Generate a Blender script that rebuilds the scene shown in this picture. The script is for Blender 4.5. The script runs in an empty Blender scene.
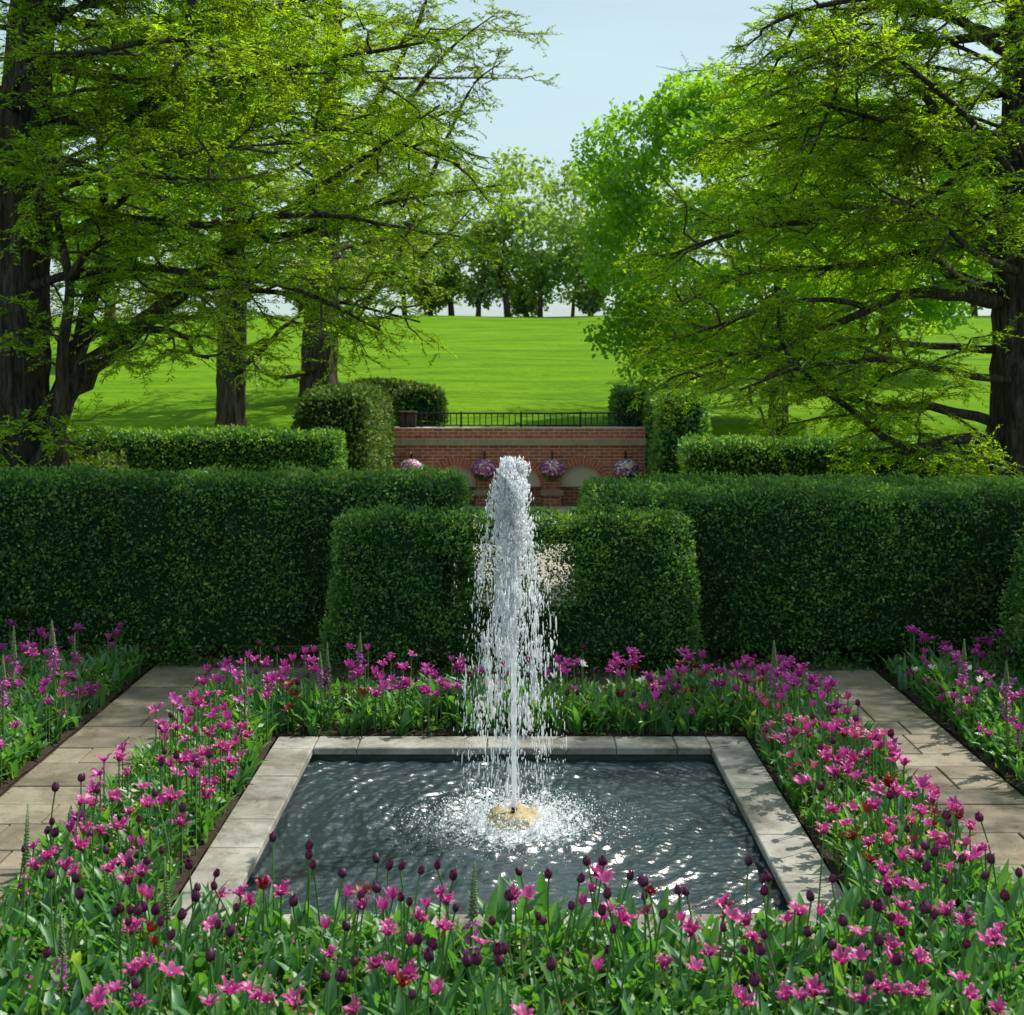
import bpy, math, random
import numpy as np
from mathutils import Vector, Matrix, Euler

random.seed(7)
rng = np.random.default_rng(7)
C = bpy.context.scene.collection
F = 1345.0          # focal length in pixels
H = 2.3             # eye height
HV = 365.0          # image row of the eye level
R = math.radians

def at(u, v, Y):
    """world point seen at (u, v) at distance Y"""
    return Vector(((u - 512) * Y / F, Y, H - (v - HV) * Y / F))

# ------------------------------------------------------------------ sun
SUN_EL, SUN_AZ = R(52), R(56)
SUN = Vector((math.sin(SUN_AZ) * math.cos(SUN_EL), math.cos(SUN_AZ) * math.cos(SUN_EL), math.sin(SUN_EL)))

# ------------------------------------------------------------------ materials
def new_mat(name):
    m = bpy.data.materials.new(name)
    m.use_nodes = True
    nt = m.node_tree
    nt.nodes.clear()
    out = nt.nodes.new('ShaderNodeOutputMaterial')
    return m, nt, out

def N(nt, t, **kw):
    n = nt.nodes.new(t)
    for k, v in kw.items():
        setattr(n, k, v)
    return n

def ramp(nt, fac, stops):
    r = N(nt, 'ShaderNodeValToRGB')
    while len(r.color_ramp.elements) < len(stops):
        r.color_ramp.elements.new(0.5)
    for e, (p, c) in zip(r.color_ramp.elements, stops):
        e.position = p
        e.color = (*c, 1)
    nt.links.new(fac, r.inputs['Fac'])
    return r.outputs['Color']

def noise(nt, scale, detail=4, rough=0.6, vec=None, dist=0.0):
    n = N(nt, 'ShaderNodeTexNoise')
    n.inputs['Scale'].default_value = scale
    n.inputs['Detail'].default_value = detail
    n.inputs['Roughness'].default_value = rough
    n.inputs['Distortion'].default_value = dist
    if vec is not None:
        nt.links.new(vec, n.inputs['Vector'])
    return n

def objco(nt):
    return N(nt, 'ShaderNodeTexCoord').outputs['Object']

def bump(nt, height, strength, dist=0.01):
    b = N(nt, 'ShaderNodeBump')
    b.inputs['Strength'].default_value = strength
    b.inputs['Distance'].default_value = dist
    nt.links.new(height, b.inputs['Height'])
    return b.outputs['Normal']

def mix(nt, fac, a, b, mode='MIX'):
    m = N(nt, 'ShaderNodeMix', data_type='RGBA', blend_type=mode)
    for s, v in ((m.inputs['Factor'], fac), (m.inputs[6], a), (m.inputs[7], b)):
        if isinstance(v, (int, float)):
            s.default_value = v
        elif isinstance(v, tuple):
            s.default_value = (*v, 1)
        else:
            nt.links.new(v, s)
    return m.outputs[2]

def leaf_mat(name, stops, trans=0.35, tcol=(1.0, 1.0, 0.5), gloss=0.06, rough=0.45):
    """thin leaf: diffuse + translucent + a little sheen; colour varies with the per-leaf tint"""
    m, nt, out = new_mat(name)
    a = N(nt, 'ShaderNodeAttribute', attribute_name='tint')
    col = ramp(nt, a.outputs['Fac'], stops)
    d = N(nt, 'ShaderNodeBsdfDiffuse'); nt.links.new(col, d.inputs['Color'])
    t = N(nt, 'ShaderNodeBsdfTranslucent')
    tc = mix(nt, 1.0, col, tcol, 'MULTIPLY')
    b2 = N(nt, 'ShaderNodeBrightContrast'); b2.inputs['Bright'].default_value = 0.0
    nt.links.new(tc, b2.inputs['Color'])
    nt.links.new(b2.outputs['Color'], t.inputs['Color'])
    mx = N(nt, 'ShaderNodeMixShader'); mx.inputs[0].default_value = trans
    nt.links.new(d.outputs[0], mx.inputs[1]); nt.links.new(t.outputs[0], mx.inputs[2])
    g = N(nt, 'ShaderNodeBsdfGlossy'); g.inputs['Roughness'].default_value = rough
    g.inputs['Color'].default_value = (0.9, 1, 0.95, 1)
    m2 = N(nt, 'ShaderNodeMixShader'); m2.inputs[0].default_value = gloss
    nt.links.new(mx.outputs[0], m2.inputs[1]); nt.links.new(g.outputs[0], m2.inputs[2])
    nt.links.new(m2.outputs[0], out.inputs['Surface'])
    return m

def solid_mat(name, stops, scale=8, rough=0.8, bstr=0.4, bscale=40, bdist=0.01, tint=0.0, stretch=None, spec=0.3, stain=False):
    m, nt, out = new_mat(name)
    co = objco(nt)
    if stretch:
        mp = N(nt, 'ShaderNodeMapping'); mp.inputs['Scale'].default_value = stretch
        nt.links.new(co, mp.inputs['Vector']); co = mp.outputs['Vector']
    n1 = noise(nt, scale, 6, 0.65, co, 0.4)
    col = ramp(nt, n1.outputs['Fac'], stops)
    if tint:
        a = N(nt, 'ShaderNodeAttribute', attribute_name='tint')
        tc = ramp(nt, a.outputs['Fac'], [(0, (1 - tint,) * 3), (0.5, (1, 1 - tint * .15, 1 - tint * .3)), (1, (1 + tint * .2, 1 + tint * .2, 1 + tint * .15))])
        col = mix(nt, 1.0, col, tc, 'MULTIPLY')
    if stain:
        n3 = noise(nt, 1.9, 8, .72, co, 1.2)
        col = mix(nt, 1.0, col, ramp(nt, n3.outputs['Fac'], [(.32, (.50, .52, .46)), (.46, (.82, .82, .78)), (.55, (1, 1, 1)), (.75, (1.06, 1.05, 1.03))]), 'MULTIPLY')
        n4 = noise(nt, 17, 6, .8, co, .6)
        col = mix(nt, 1.0, col, ramp(nt, n4.outputs['Fac'], [(.34, (.55, .56, .50)), (.44, (.96, .96, .95)), (.6, (1, 1, 1)), (.72, (1.12, 1.1, 1.08))]), 'MULTIPLY')
    p = N(nt, 'ShaderNodeBsdfPrincipled')
    nt.links.new(col, p.inputs['Base Color'])
    p.inputs['Roughness'].default_value = rough
    p.inputs['Specular IOR Level'].default_value = spec
    n2 = noise(nt, bscale, 5, 0.7, co)
    nt.links.new(bump(nt, n2.outputs['Fac'], bstr, bdist), p.inputs['Normal'])
    nt.links.new(p.outputs[0], out.inputs['Surface'])
    return m

M = {}
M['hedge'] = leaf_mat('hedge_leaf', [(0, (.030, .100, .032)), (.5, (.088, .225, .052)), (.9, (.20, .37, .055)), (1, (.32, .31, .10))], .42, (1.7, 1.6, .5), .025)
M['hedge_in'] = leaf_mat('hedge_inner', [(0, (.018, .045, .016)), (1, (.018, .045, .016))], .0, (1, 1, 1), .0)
M['hedge_pale'] = leaf_mat('ivy_leaf', [(0, (.03, .08, .02)), (.5, (.07, .14, .03)), (.85, (.17, .24, .06)), (1, (.28, .25, .10))], .35, (1.3, 1.3, .5), .015)
M['cyp'] = leaf_mat('cypress_spray', [(0, (.10, .19, .010)), (.5, (.18, .31, .012)), (1, (.29, .43, .018))], .66, (2.2, 2.05, .3), .010)
M['cyp_far'] = leaf_mat('cypress_spray_far', [(0, (.12, .22, .015)), (.5, (.19, .32, .02)), (1, (.28, .41, .04))], .6, (1.7, 1.6, .35), .03)
M['maple'] = leaf_mat('maple_leaf', [(0, (.07, .20, .018)), (.5, (.13, .31, .02)), (1, (.23, .42, .025))], .6, (2.3, 1.9, .3), .04)
M['far'] = leaf_mat('far_leaf', [(0, (.12, .21, .05)), (.5, (.18, .29, .07)), (1, (.26, .36, .11))], .58, (1.9, 1.75, .7), .04)
M['sparse'] = leaf_mat('sparse_leaf', [(0, (.13, .22, .03)), (1, (.24, .34, .05))], .55, (1.5, 1.4, .5), .03)
M['tleaf'] = leaf_mat('tulip_leaf', [(0, (.040, .15, .055)), (.5, (.075, .23, .060)), (.85, (.14, .32, .06)), (1, (.25, .38, .10))], .5, (1.7, 1.6, .4), .035, .45)
M['filler'] = leaf_mat('filler_leaf', [(0, (.045, .14, .03)), (.5, (.09, .24, .035)), (1, (.19, .33, .06))], .45, (1.6, 1.5, .35), .04)
M['tstem'] = leaf_mat('tulip_stem', [(0, (.08, .20, .04)), (1, (.08, .20, .04))], .2, (1, 1, .5), .05)
M['pink'] = leaf_mat('pink_petal', [(0, (.36, .015, .15)), (.5, (.56, .045, .28)), (1, (.82, .25, .52))], .38, (1, .8, 1), .04)
M['magenta'] = leaf_mat('dim_pink_petal', [(0, (.38, .022, .22)), (.6, (.52, .045, .34)), (1, (.70, .16, .52))], .35, (1, .8, 1), .04)  # pink petals with the shade of the far beds put into the colour
M['varieg'] = leaf_mat('pink_white_petal', [(0, (.60, .04, .20)), (.55, (.70, .10, .28)), (.85, (.85, .55, .60)), (1, (.88, .80, .74))], .35, (1, .9, .95), .04)
M['dark'] = leaf_mat('purple_petal', [(0, (.030, .004, .020)), (.6, (.095, .010, .055)), (1, (.26, .035, .15))], .3, (1.3, .5, 1.1), .03, .5)
M['red'] = leaf_mat('red_petal', [(0, (.14, .006, .006)), (.7, (.25, .014, .010)), (1, (.45, .05, .02))], .3, (1, .5, .4), .05)
M['white'] = leaf_mat('white_petal', [(0, (.70, .72, .60)), (1, (.82, .82, .76))], .3, (1, 1, .9), .04)
M['bell'] = leaf_mat('bell_petal', [(0, (.38, .05, .34)), (1, (.62, .22, .50))], .35, (1, .8, 1), .04)
M['bud'] = leaf_mat('green_bud', [(0, (.10, .17, .05)), (1, (.22, .28, .12))], .25, (1, 1, .6), .04)
M['bark'] = solid_mat('bark', [(.34, (.022, .017, .013)), (.5, (.095, .076, .056)), (.64, (.19, .155, .12)), (.8, (.32, .27, .21))], 7, .95, 1.0, 20, .12, stretch=(3.4, 3.4, .5))
M['bark_pale'] = solid_mat('bark_brown', [(.34, (.020, .016, .011)), (.5, (.09, .067, .046)), (.64, (.16, .125, .09)), (.8, (.28, .225, .17))], 6, .95, 1.0, 18, .12, stretch=(3, 3, .4))
M['twig'] = solid_mat('twig_bark', [(.3, (.040, .034, .024)), (.7, (.13, .11, .08))], 6, .9, .3, 40, .004)
M['stone'] = solid_mat('coping_stone', [(.28, (.11, .104, .092)), (.42, (.23, .22, .195)), (.58, (.33, .32, .29)), (.75, (.43, .42, .39))], 3.6, .85, .35, 45, .006, tint=.14, stain=True)
M['flag'] = solid_mat('flagstone', [(.25, (.15, .13, .095)), (.5, (.25, .22, .165)), (.75, (.31, .28, .22))], 2.6, .85, .35, 38, .006, tint=.34, stain=True)
M['joint'] = solid_mat('joint_grit', [(.3, (.035, .030, .022)), (.7, (.08, .068, .05))], 60, .95, .5, 120, .006)
M['soil'] = solid_mat('bed_soil', [(.3, (.028, .018, .012)), (.6, (.065, .043, .028)), (.8, (.11, .075, .05))], 30, .95, 1.0, 60, .03)
M['gravel'] = solid_mat('pale_gravel', [(.3, (.28, .25, .20)), (.6, (.46, .42, .35)), (.8, (.56, .52, .45))], 55, .95, 1.0, 80, .02)
M['basin'] = solid_mat('basin_wall', [(.3, (.018, .022, .020)), (.7, (.05, .055, .048))], 12, .6, .4, 40, .01)
M['rock'] = solid_mat('fountain_rock', [(.3, (.22, .15, .06)), (.5, (.42, .32, .15)), (.75, (.60, .50, .30))], 9, .5, .8, 30, .015, spec=.5)
M['iron'] = solid_mat('black_iron', [(.3, (.010, .010, .010)), (.7, (.022, .022, .022))], 20, .5, .1, 60, .002)
M['band'] = solid_mat('band_stone', [(.3, (.22, .18, .11)), (.7, (.38, .32, .21))], 6, .9, .4, 50, .006)
M['stucco'] = solid_mat('stucco', [(.3, (.50, .44, .34)), (.7, (.58, .51, .40))], 4, .9, .2, 80, .004)
M['bench'] = solid_mat('bench_paint', [(.3, (.012, .035, .025)), (.7, (.02, .05, .035))], 10, .5, .1, 40, .002)
M['wood'] = solid_mat('weathered_wood', [(.3, (.12, .085, .055)), (.7, (.24, .18, .12))], 8, .85, .4, 40, .004)
M['coir'] = solid_mat('basket_coir', [(.3, (.05, .035, .02)), (.7, (.12, .08, .05))], 40, .95, .6, 80, .008)

def brick_mat(name, c1, c2, mortar):
    m, nt, out = new_mat(name)
    sx = N(nt, 'ShaderNodeSeparateXYZ'); nt.links.new(objco(nt), sx.inputs[0])
    ad = N(nt, 'ShaderNodeMath', operation='ADD'); nt.links.new(sx.outputs['X'], ad.inputs[0]); nt.links.new(sx.outputs['Y'], ad.inputs[1])
    cb = N(nt, 'ShaderNodeCombineXYZ'); nt.links.new(ad.outputs[0], cb.inputs['X']); nt.links.new(sx.outputs['Z'], cb.inputs['Y'])
    b = N(nt, 'ShaderNodeTexBrick')
    nt.links.new(cb.outputs[0], b.inputs['Vector'])
    b.inputs['Scale'].default_value = 1.0
    b.inputs['Brick Width'].default_value = .165
    b.inputs['Row Height'].default_value = .055
    b.inputs['Mortar Size'].default_value = .006
    b.inputs['Mortar Smooth'].default_value = .15
    b.inputs['Bias'].default_value = -.1
    b.inputs['Color1'].default_value = (*c1, 1); b.inputs['Color2'].default_value = (*c2, 1); b.inputs['Mortar'].default_value = (*mortar, 1)
    n = noise(nt, 7, 6, .7, cb.outputs[0])
    col = mix(nt, 1.0, b.outputs['Color'], ramp(nt, n.outputs['Fac'], [(.25, (.55, .55, .58)), (.55, (1, 1, 1)), (.8, (1.25, 1.2, 1.15))]), 'MULTIPLY')
    p = N(nt, 'ShaderNodeBsdfPrincipled'); p.inputs['Roughness'].default_value = .9
    nt.links.new(col, p.inputs['Base Color'])
    inv = N(nt, 'ShaderNodeMath', operation='SUBTRACT'); inv.inputs[0].default_value = 1; nt.links.new(b.outputs['Fac'], inv.inputs[1])
    nt.links.new(bump(nt, inv.outputs[0], .6, .01), p.inputs['Normal'])
    nt.links.new(p.outputs[0], out.inputs['Surface'])
    return m
M['brick'] = brick_mat('red_brick', (.46, .125, .065), (.32, .080, .045), (.46, .40, .33))
M['arch_brick'] = solid_mat('arch_brick', [(.3, (.34, .085, .045)), (.7, (.50, .14, .075))], 14, .9, .3, 60, .004, tint=.3)
M['mortar'] = solid_mat('mortar', [(.3, (.30, .26, .21)), (.7, (.40, .35, .29))], 30, .95, .3, 80, .003)

def lawn_mat():
    m, nt, out = new_mat('lawn_grass')
    co = objco(nt)
    big = noise(nt, .35, 5, .6, co, .5)
    fine = noise(nt, 5, 6, .75, co, .3)
    mp = N(nt, 'ShaderNodeMapping'); mp.inputs['Scale'].default_value = (.25, 1.6, 1); mp.inputs['Rotation'].default_value = (0, 0, .35)
    nt.links.new(co, mp.inputs['Vector'])
    streak = noise(nt, .9, 5, .65, mp.outputs['Vector'], .3)
    c1 = ramp(nt, big.outputs['Fac'], [(.3, (.078, .185, .005)), (.7, (.122, .24, .008))])
    c2 = ramp(nt, streak.outputs['Fac'], [(.3, (.60, .68, .6)), (.5, (1, 1, 1)), (.7, (1.35, 1.2, 1.2))])
    c3 = ramp(nt, fine.outputs['Fac'], [(.3, (.62, .70, .6)), (.5, (1, 1, 1)), (.7, (1.2, 1.15, 1.1))])
    col = mix(nt, 1.0, mix(nt, 1.0, c1, c2, 'MULTIPLY'), c3, 'MULTIPLY')
    p = N(nt, 'ShaderNodeBsdfPrincipled'); p.inputs['Roughness'].default_value = .9; p.inputs['Specular IOR Level'].default_value = .03
    sx = N(nt, 'ShaderNodeSeparateXYZ'); nt.links.new(co, sx.inputs[0])
    mr = N(nt, 'ShaderNodeMapRange'); mr.inputs['From Min'].default_value = 11.3; mr.inputs['From Max'].default_value = 11.6
    nt.links.new(sx.outputs['Y'], mr.inputs['Value'])
    earth = ramp(nt, noise(nt, 14, 6, .7, co).outputs['Fac'], [(.3, (.035, .024, .016)), (.6, (.075, .055, .036)), (.8, (.12, .09, .06))])
    col = mix(nt, mr.outputs[0], earth, col)
    nt.links.new(col, p.inputs['Base Color'])
    nt.links.new(bump(nt, fine.outputs['Fac'], .6, .06), p.inputs['Normal'])
    nt.links.new(p.outputs[0], out.inputs['Surface'])
    return m
M['lawn'] = lawn_mat()

FX, FY = .01, 6.88     # fountain axis
def water_mat():
    m, nt, out = new_mat('pool_water')
    co = objco(nt)
    p = N(nt, 'ShaderNodeBsdfPrincipled')
    big = noise(nt, 1.6, 3, .5, co)
    base = ramp(nt, big.outputs['Fac'], [(.35, (.008, .021, .027)), (.65, (.022, .037, .043))])
    p.inputs['Roughness'].default_value = .06
    p.inputs['IOR'].default_value = 2.1
    # foam floating round the fountain: thins out with distance from the jet
    mp = N(nt, 'ShaderNodeMapping'); mp.inputs['Location'].default_value = (-FX, -FY, 0)
    nt.links.new(co, mp.inputs['Vector'])
    ln = N(nt, 'ShaderNodeVectorMath', operation='LENGTH')
    sc = N(nt, 'ShaderNodeVectorMath', operation='MULTIPLY'); sc.inputs[1].default_value = (1, 1, 0)
    nt.links.new(mp.outputs['Vector'], sc.inputs[0]); nt.links.new(sc.outputs[0], ln.inputs[0])
    fn = noise(nt, 26, 6, .75, co, .8)
    mr = N(nt, 'ShaderNodeMapRange'); mr.inputs['From Min'].default_value = .06; mr.inputs['From Max'].default_value = .62
    mr.inputs['To Min'].default_value = .30; mr.inputs['To Max'].default_value = .74
    nt.links.new(ln.outputs['Value'], mr.inputs['Value'])
    sb = N(nt, 'ShaderNodeMath', operation='SUBTRACT'); nt.links.new(fn.outputs['Fac'], sb.inputs[0]); nt.links.new(mr.outputs[0], sb.inputs[1])
    ml = N(nt, 'ShaderNodeMath', operation='MULTIPLY', use_clamp=True); ml.inputs[1].default_value = 7
    nt.links.new(sb.outputs[0], ml.inputs[0])
    col = mix(nt, ml.outputs[0], base, (.74, .78, .78))
    nt.links.new(col, p.inputs['Base Color'])
    rr = N(nt, 'ShaderNodeMapRange'); rr.inputs['To Min'].default_value = .24; rr.inputs['To Max'].default_value = .6
    nt.links.new(ml.outputs[0], rr.inputs['Value']); nt.links.new(rr.outputs[0], p.inputs['Roughness'])
    n2 = noise(nt, 30, 5, .65, co, .6)
    nt.links.new(bump(nt, n2.outputs['Fac'], .3, .02), p.inputs['Normal'])
    nt.links.new(p.outputs[0], out.inputs['Surface'])
    return m
M['water'] = water_mat()

def spray_mat():
    m, nt, out = new_mat('white_water')
    d = N(nt, 'ShaderNodeBsdfDiffuse'); d.inputs['Color'].default_value = (.93, .95, .97, 1)
    t = N(nt, 'ShaderNodeBsdfTranslucent'); t.inputs['Color'].default_value = (.95, .97, .99, 1)
    a = N(nt, 'ShaderNodeMixShader'); a.inputs[0].default_value = .62
    nt.links.new(d.outputs[0], a.inputs[1]); nt.links.new(t.outputs[0], a.inputs[2])
    g = N(nt, 'ShaderNodeBsdfGlossy'); g.inputs['Roughness'].default_value = .12
    tr = N(nt, 'ShaderNodeBsdfRefraction'); tr.inputs['IOR'].default_value = 1.1; tr.inputs['Roughness'].default_value = .1
    b = N(nt, 'ShaderNodeMixShader'); b.inputs[0].default_value = .5
    nt.links.new(g.outputs[0], b.inputs[1]); nt.links.new(tr.outputs[0], b.inputs[2])
    c = N(nt, 'ShaderNodeMixShader'); c.inputs[0].default_value = .16
    nt.links.new(a.outputs[0], c.inputs[1]); nt.links.new(b.outputs[0], c.inputs[2])
    nt.links.new(c.outputs[0], out.inputs['Surface'])
    return m
M['spray'] = spray_mat()

# ------------------------------------------------------------------ mesh helpers
def link(name, me, parent=None):
    o = bpy.data.objects.new(name, me)
    C.objects.link(o)
    if parent is not None:
        o.parent = parent
    return o

def tag(o, label=None, cat=None, group=None, kind=None):
    if label: o['label'] = label
    if cat: o['category'] = cat
    if group: o['group'] = group
    if kind: o['kind'] = kind
    return o

def thing(name, label, cat, loc=(0, 0, 0), group=None):
    o = bpy.data.objects.new(name, None)
    C.objects.link(o)
    o.empty_display_size = .1
    o.location = loc
    return tag(o, label, cat, group)

def np_mesh(name, V, Fc, mats, tint=None, midx=None, smooth=False):
    """mesh from numpy vertices and an (n,3) or (n,4) face array"""
    V = np.asarray(V, dtype=np.float32).reshape(-1, 3)
    Fc = np.asarray(Fc, dtype=np.int32)
    k = Fc.shape[1]
    me = bpy.data.meshes.new(name)
    me.vertices.add(len(V)); me.vertices.foreach_set('co', V.ravel())
    me.loops.add(Fc.size); me.loops.foreach_set('vertex_index', Fc.ravel())
    me.polygons.add(len(Fc))
    me.polygons.foreach_set('loop_start', np.arange(0, Fc.size, k, dtype=np.int32))
    me.polygons.foreach_set('loop_total', np.full(len(Fc), k, dtype=np.int32))
    if smooth:
        me.polygons.foreach_set('use_smooth', np.ones(len(Fc), dtype=bool))
    if midx is not None:
        me.polygons.foreach_set('material_index', np.asarray(midx, dtype=np.int32))
    me.update(calc_edges=True)
    if tint is not None:
        a = me.attributes.new('tint', 'FLOAT', 'POINT')
        a.data.foreach_set('value', np.asarray(tint, dtype=np.float32))
    for m in (mats if isinstance(mats, (list, tuple)) else [mats]):
        me.materials.append(m)
    return me

class Geo:
    def __init__(s):
        s.v, s.f, s.t, s.m = [], [], [], []
    def add(s, vs, fs, tint=.5, mi=0):
        b = len(s.v)
        s.v += [tuple(p) for p in vs]
        s.t += [tint] * len(vs)
        for f in fs:
            s.f.append(tuple(b + i for i in f)); s.m.append(mi)
    def box(s, x0, x1, y0, y1, z0, z1, tint=.5, bev=0.0, mi=0):
        if bev:
            b = bev
            vs = [(x0, y0, z0), (x1, y0, z0), (x1, y1, z0), (x0, y1, z0),
                  (x0, y0, z1 - b), (x1, y0, z1 - b), (x1, y1, z1 - b), (x0, y1, z1 - b),
                  (x0 + b, y0 + b, z1), (x1 - b, y0 + b, z1), (x1 - b, y1 - b, z1), (x0 + b, y1 - b, z1)]
            fs = [(3, 2, 1, 0), (0, 1, 5, 4), (1, 2, 6, 5), (2, 3, 7, 6), (3, 0, 4, 7),
                  (4, 5, 9, 8), (5, 6, 10, 9), (6, 7, 11, 10), (7, 4, 8, 11), (8, 9, 10, 11)]
        else:
            vs = [(x, y, z) for z in (z0, z1) for x, y in ((x0, y0), (x1, y0), (x1, y1), (x0, y1))]
            fs = [(3, 2, 1, 0), (4, 5, 6, 7), (0, 1, 5, 4), (1, 2, 6, 5), (2, 3, 7, 6), (3, 0, 4, 7)]
        s.add(vs, fs, tint, mi)
    def tube(s, pts, rad, sides=8, tint=.5, flute=0.0, cap=True, ph=0.0):
        pts = [Vector(p) for p in pts]
        rings = []
        up = Vector((.31, .22, .92))
        for i, p in enumerate(pts):
            d = (pts[min(i + 1, len(pts) - 1)] - pts[max(i - 1, 0)]).normalized()
            a = d.cross(up if abs(d.dot(up)) < .95 else Vector((1, 0, 0))).normalized()
            b = d.cross(a)
            r = rad[i]
            rings.append([p + (a * math.cos(k * 2 * math.pi / sides) + b * math.sin(k * 2 * math.pi / sides)) *
                          r * (1 + flute * (math.sin(5 * k * 2 * math.pi / sides + ph + i * .15) * .7 + math.sin(9 * k * 2 * math.pi / sides + i * .4) * .4 + (math.sin(17 * k * 2 * math.pi / sides + i * .9) * .3 if sides > 30 else 0))) for k in range(sides)])
        vs = [q for r_ in rings for q in r_]
        fs = []
        for i in range(len(pts) - 1):
            for k in range(sides):
                k2 = (k + 1) % sides
                fs.append((i * sides + k, i * sides + k2, (i + 1) * sides + k2, (i + 1) * sides + k))
        if cap:
            fs.append(tuple(range(sides))[::-1])
            fs.append(tuple((len(pts) - 1) * sides + k for k in range(sides)))
        s.add(vs, fs, tint)
    def mesh(s, name, mats, smooth=False):
        me = bpy.data.meshes.new(name)
        me.from_pydata(s.v, [], s.f)
        if smooth:
            me.polygons.foreach_set('use_smooth', [True] * len(s.f))
        me.polygons.foreach_set('material_index', s.m)
        a = me.attributes.new('tint', 'FLOAT', 'POINT')
        a.data.foreach_set('value', s.t)
        for m in (mats if isinstance(mats, (list, tuple)) else [mats]):
            me.materials.append(m)
        return me
    def build(s, name, mats, parent=None, smooth=False):
        return link(name, s.mesh(name, mats, smooth), parent)

def nrm(a):
    return a / np.maximum(np.linalg.norm(a, axis=-1, keepdims=True), 1e-9)

def leaf_quads(P, D, Nn, L, W, bend=0.15):
    """one pointed four-cornered leaf per row: base, two flanks, tip"""
    D = nrm(D); S = nrm(np.cross(D, Nn)); U = np.cross(S, D)
    L = np.asarray(L).reshape(-1, 1); W = np.asarray(W).reshape(-1, 1)
    mid = P + D * L * .45
    V = np.stack([P, mid + S * W * .5 + U * L * bend, P + D * L, mid - S * W * .5 + U * L * bend], axis=1)
    n = len(P)
    Fc = np.arange(n * 4).reshape(n, 4)
    return V.reshape(-1, 3), Fc

def rand_unit(n):
    return nrm(rng.normal(size=(n, 3)))

def wob(P, s, ph=0.0):
    """cheap smooth noise in about -1..1"""
    x, y, z = P[:, 0] * s, P[:, 1] * s, P[:, 2] * s
    return (np.sin(x * 1.7 + 1.3 * np.sin(y * 1.1 + z * 1.9 + ph) + ph) + np.sin(y * 2.3 + 1.1 * np.sin(z * 1.3 + x * .7) + 2 * ph) +
            np.sin(z * 2.1 + 1.7 * np.sin(x * 1.5 + y * .9 + ph))) / 3

def spline(pts, n):
    pts = [Vector(p) for p in pts]
    ext = [pts[0] * 2 - pts[1]] + pts + [pts[-1] * 2 - pts[-2]]
    out = []
    segs = len(pts) - 1
    for i in range(n):
        t = i / (n - 1) * segs
        k = min(int(t), segs - 1); f = t - k
        p0, p1, p2, p3 = ext[k:k + 4]
        out.append(.5 * ((2 * p1) + (p2 - p0) * f + (2 * p0 - 5 * p1 + 4 * p2 - p3) * f * f + (3 * p1 - p0 - 3 * p2 + p3) * f ** 3))
    return out

# ------------------------------------------------------------------ setting: ground, hill, beds, path
def ground_z(x, y):
    y = np.asarray(y, dtype=float)
    bank = .36 * np.clip((y - 22.3) / .3, 0, 1) + .72 * np.clip((y - 24.9) / 1.3, 0, 1)
    t = np.clip((y - 25.5) / 54.5, 0, 1)
    hill = 4.12 * (1.25 * t - .25 * t * t)
    past = np.clip((y - 80) / 60, 0, 1)
    return bank + hill - 3.0 * past ** 1.4 + 0 * np.asarray(x)

def gz(x, y):
    return float(ground_z(x, y))

xs = np.concatenate([np.linspace(-260, -30, 12), np.linspace(-28, 28, 113), np.linspace(30, 260, 12)])
ys = np.concatenate([np.linspace(-12, 19, 20), np.linspace(20, 27, 43), np.linspace(28, 95, 68), np.linspace(100, 420, 18)])
XX, YY = np.meshgrid(xs, ys)
ZZ = ground_z(XX, YY)
ZZ = ZZ + np.where(YY > 28, .06 * np.sin(XX * .55 + YY * .21) * np.sin(YY * .33 + 1), 0)
nx_, ny_ = len(xs), len(ys)
ii, jj = np.meshgrid(np.arange(nx_ - 1), np.arange(ny_ - 1))
q0 = (jj * nx_ + ii).ravel()
# leave a hole in the sheet where the pool basin is sunk
cx_ = (XX[:-1, :-1] + XX[1:, 1:]) / 2
Fc = np.stack([q0, q0 + 1, q0 + nx_ + 1, q0 + nx_], axis=1)
PX0, PX1, PY0, PY1 = -1.18, 1.18, 5.56, 7.97        # pool opening
OX0, OX1, OY0, OY1 = -1.43, 1.43, 5.31, 8.22        # outer edge of the coping
Vg = np.stack([XX.ravel(), YY.ravel(), ZZ.ravel()], axis=1)
inpool = (Vg[:, 0] > -1.6) & (Vg[:, 0] < 1.6) & (Vg[:, 1] > 5.0) & (Vg[:, 1] < 8.6)
Vg[inpool, 2] = -.9
o = link('ground', np_mesh('ground', Vg, Fc, M['lawn'], smooth=True)); tag(o, kind='structure')

def sheet(name, rects, z, mat, thick=0.0):
    g = Geo()
    for (x0, x1, y0, y1) in rects:
        if thick:
            g.box(x0, x1, y0, y1, z - thick, z)
        else:
            g.add([(x0, y0, z), (x1, y0, z), (x1, y1, z), (x0, y1, z)], [(0, 1, 2, 3)])
    o = g.build(name, mat); tag(o, kind='structure')
    return o

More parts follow.
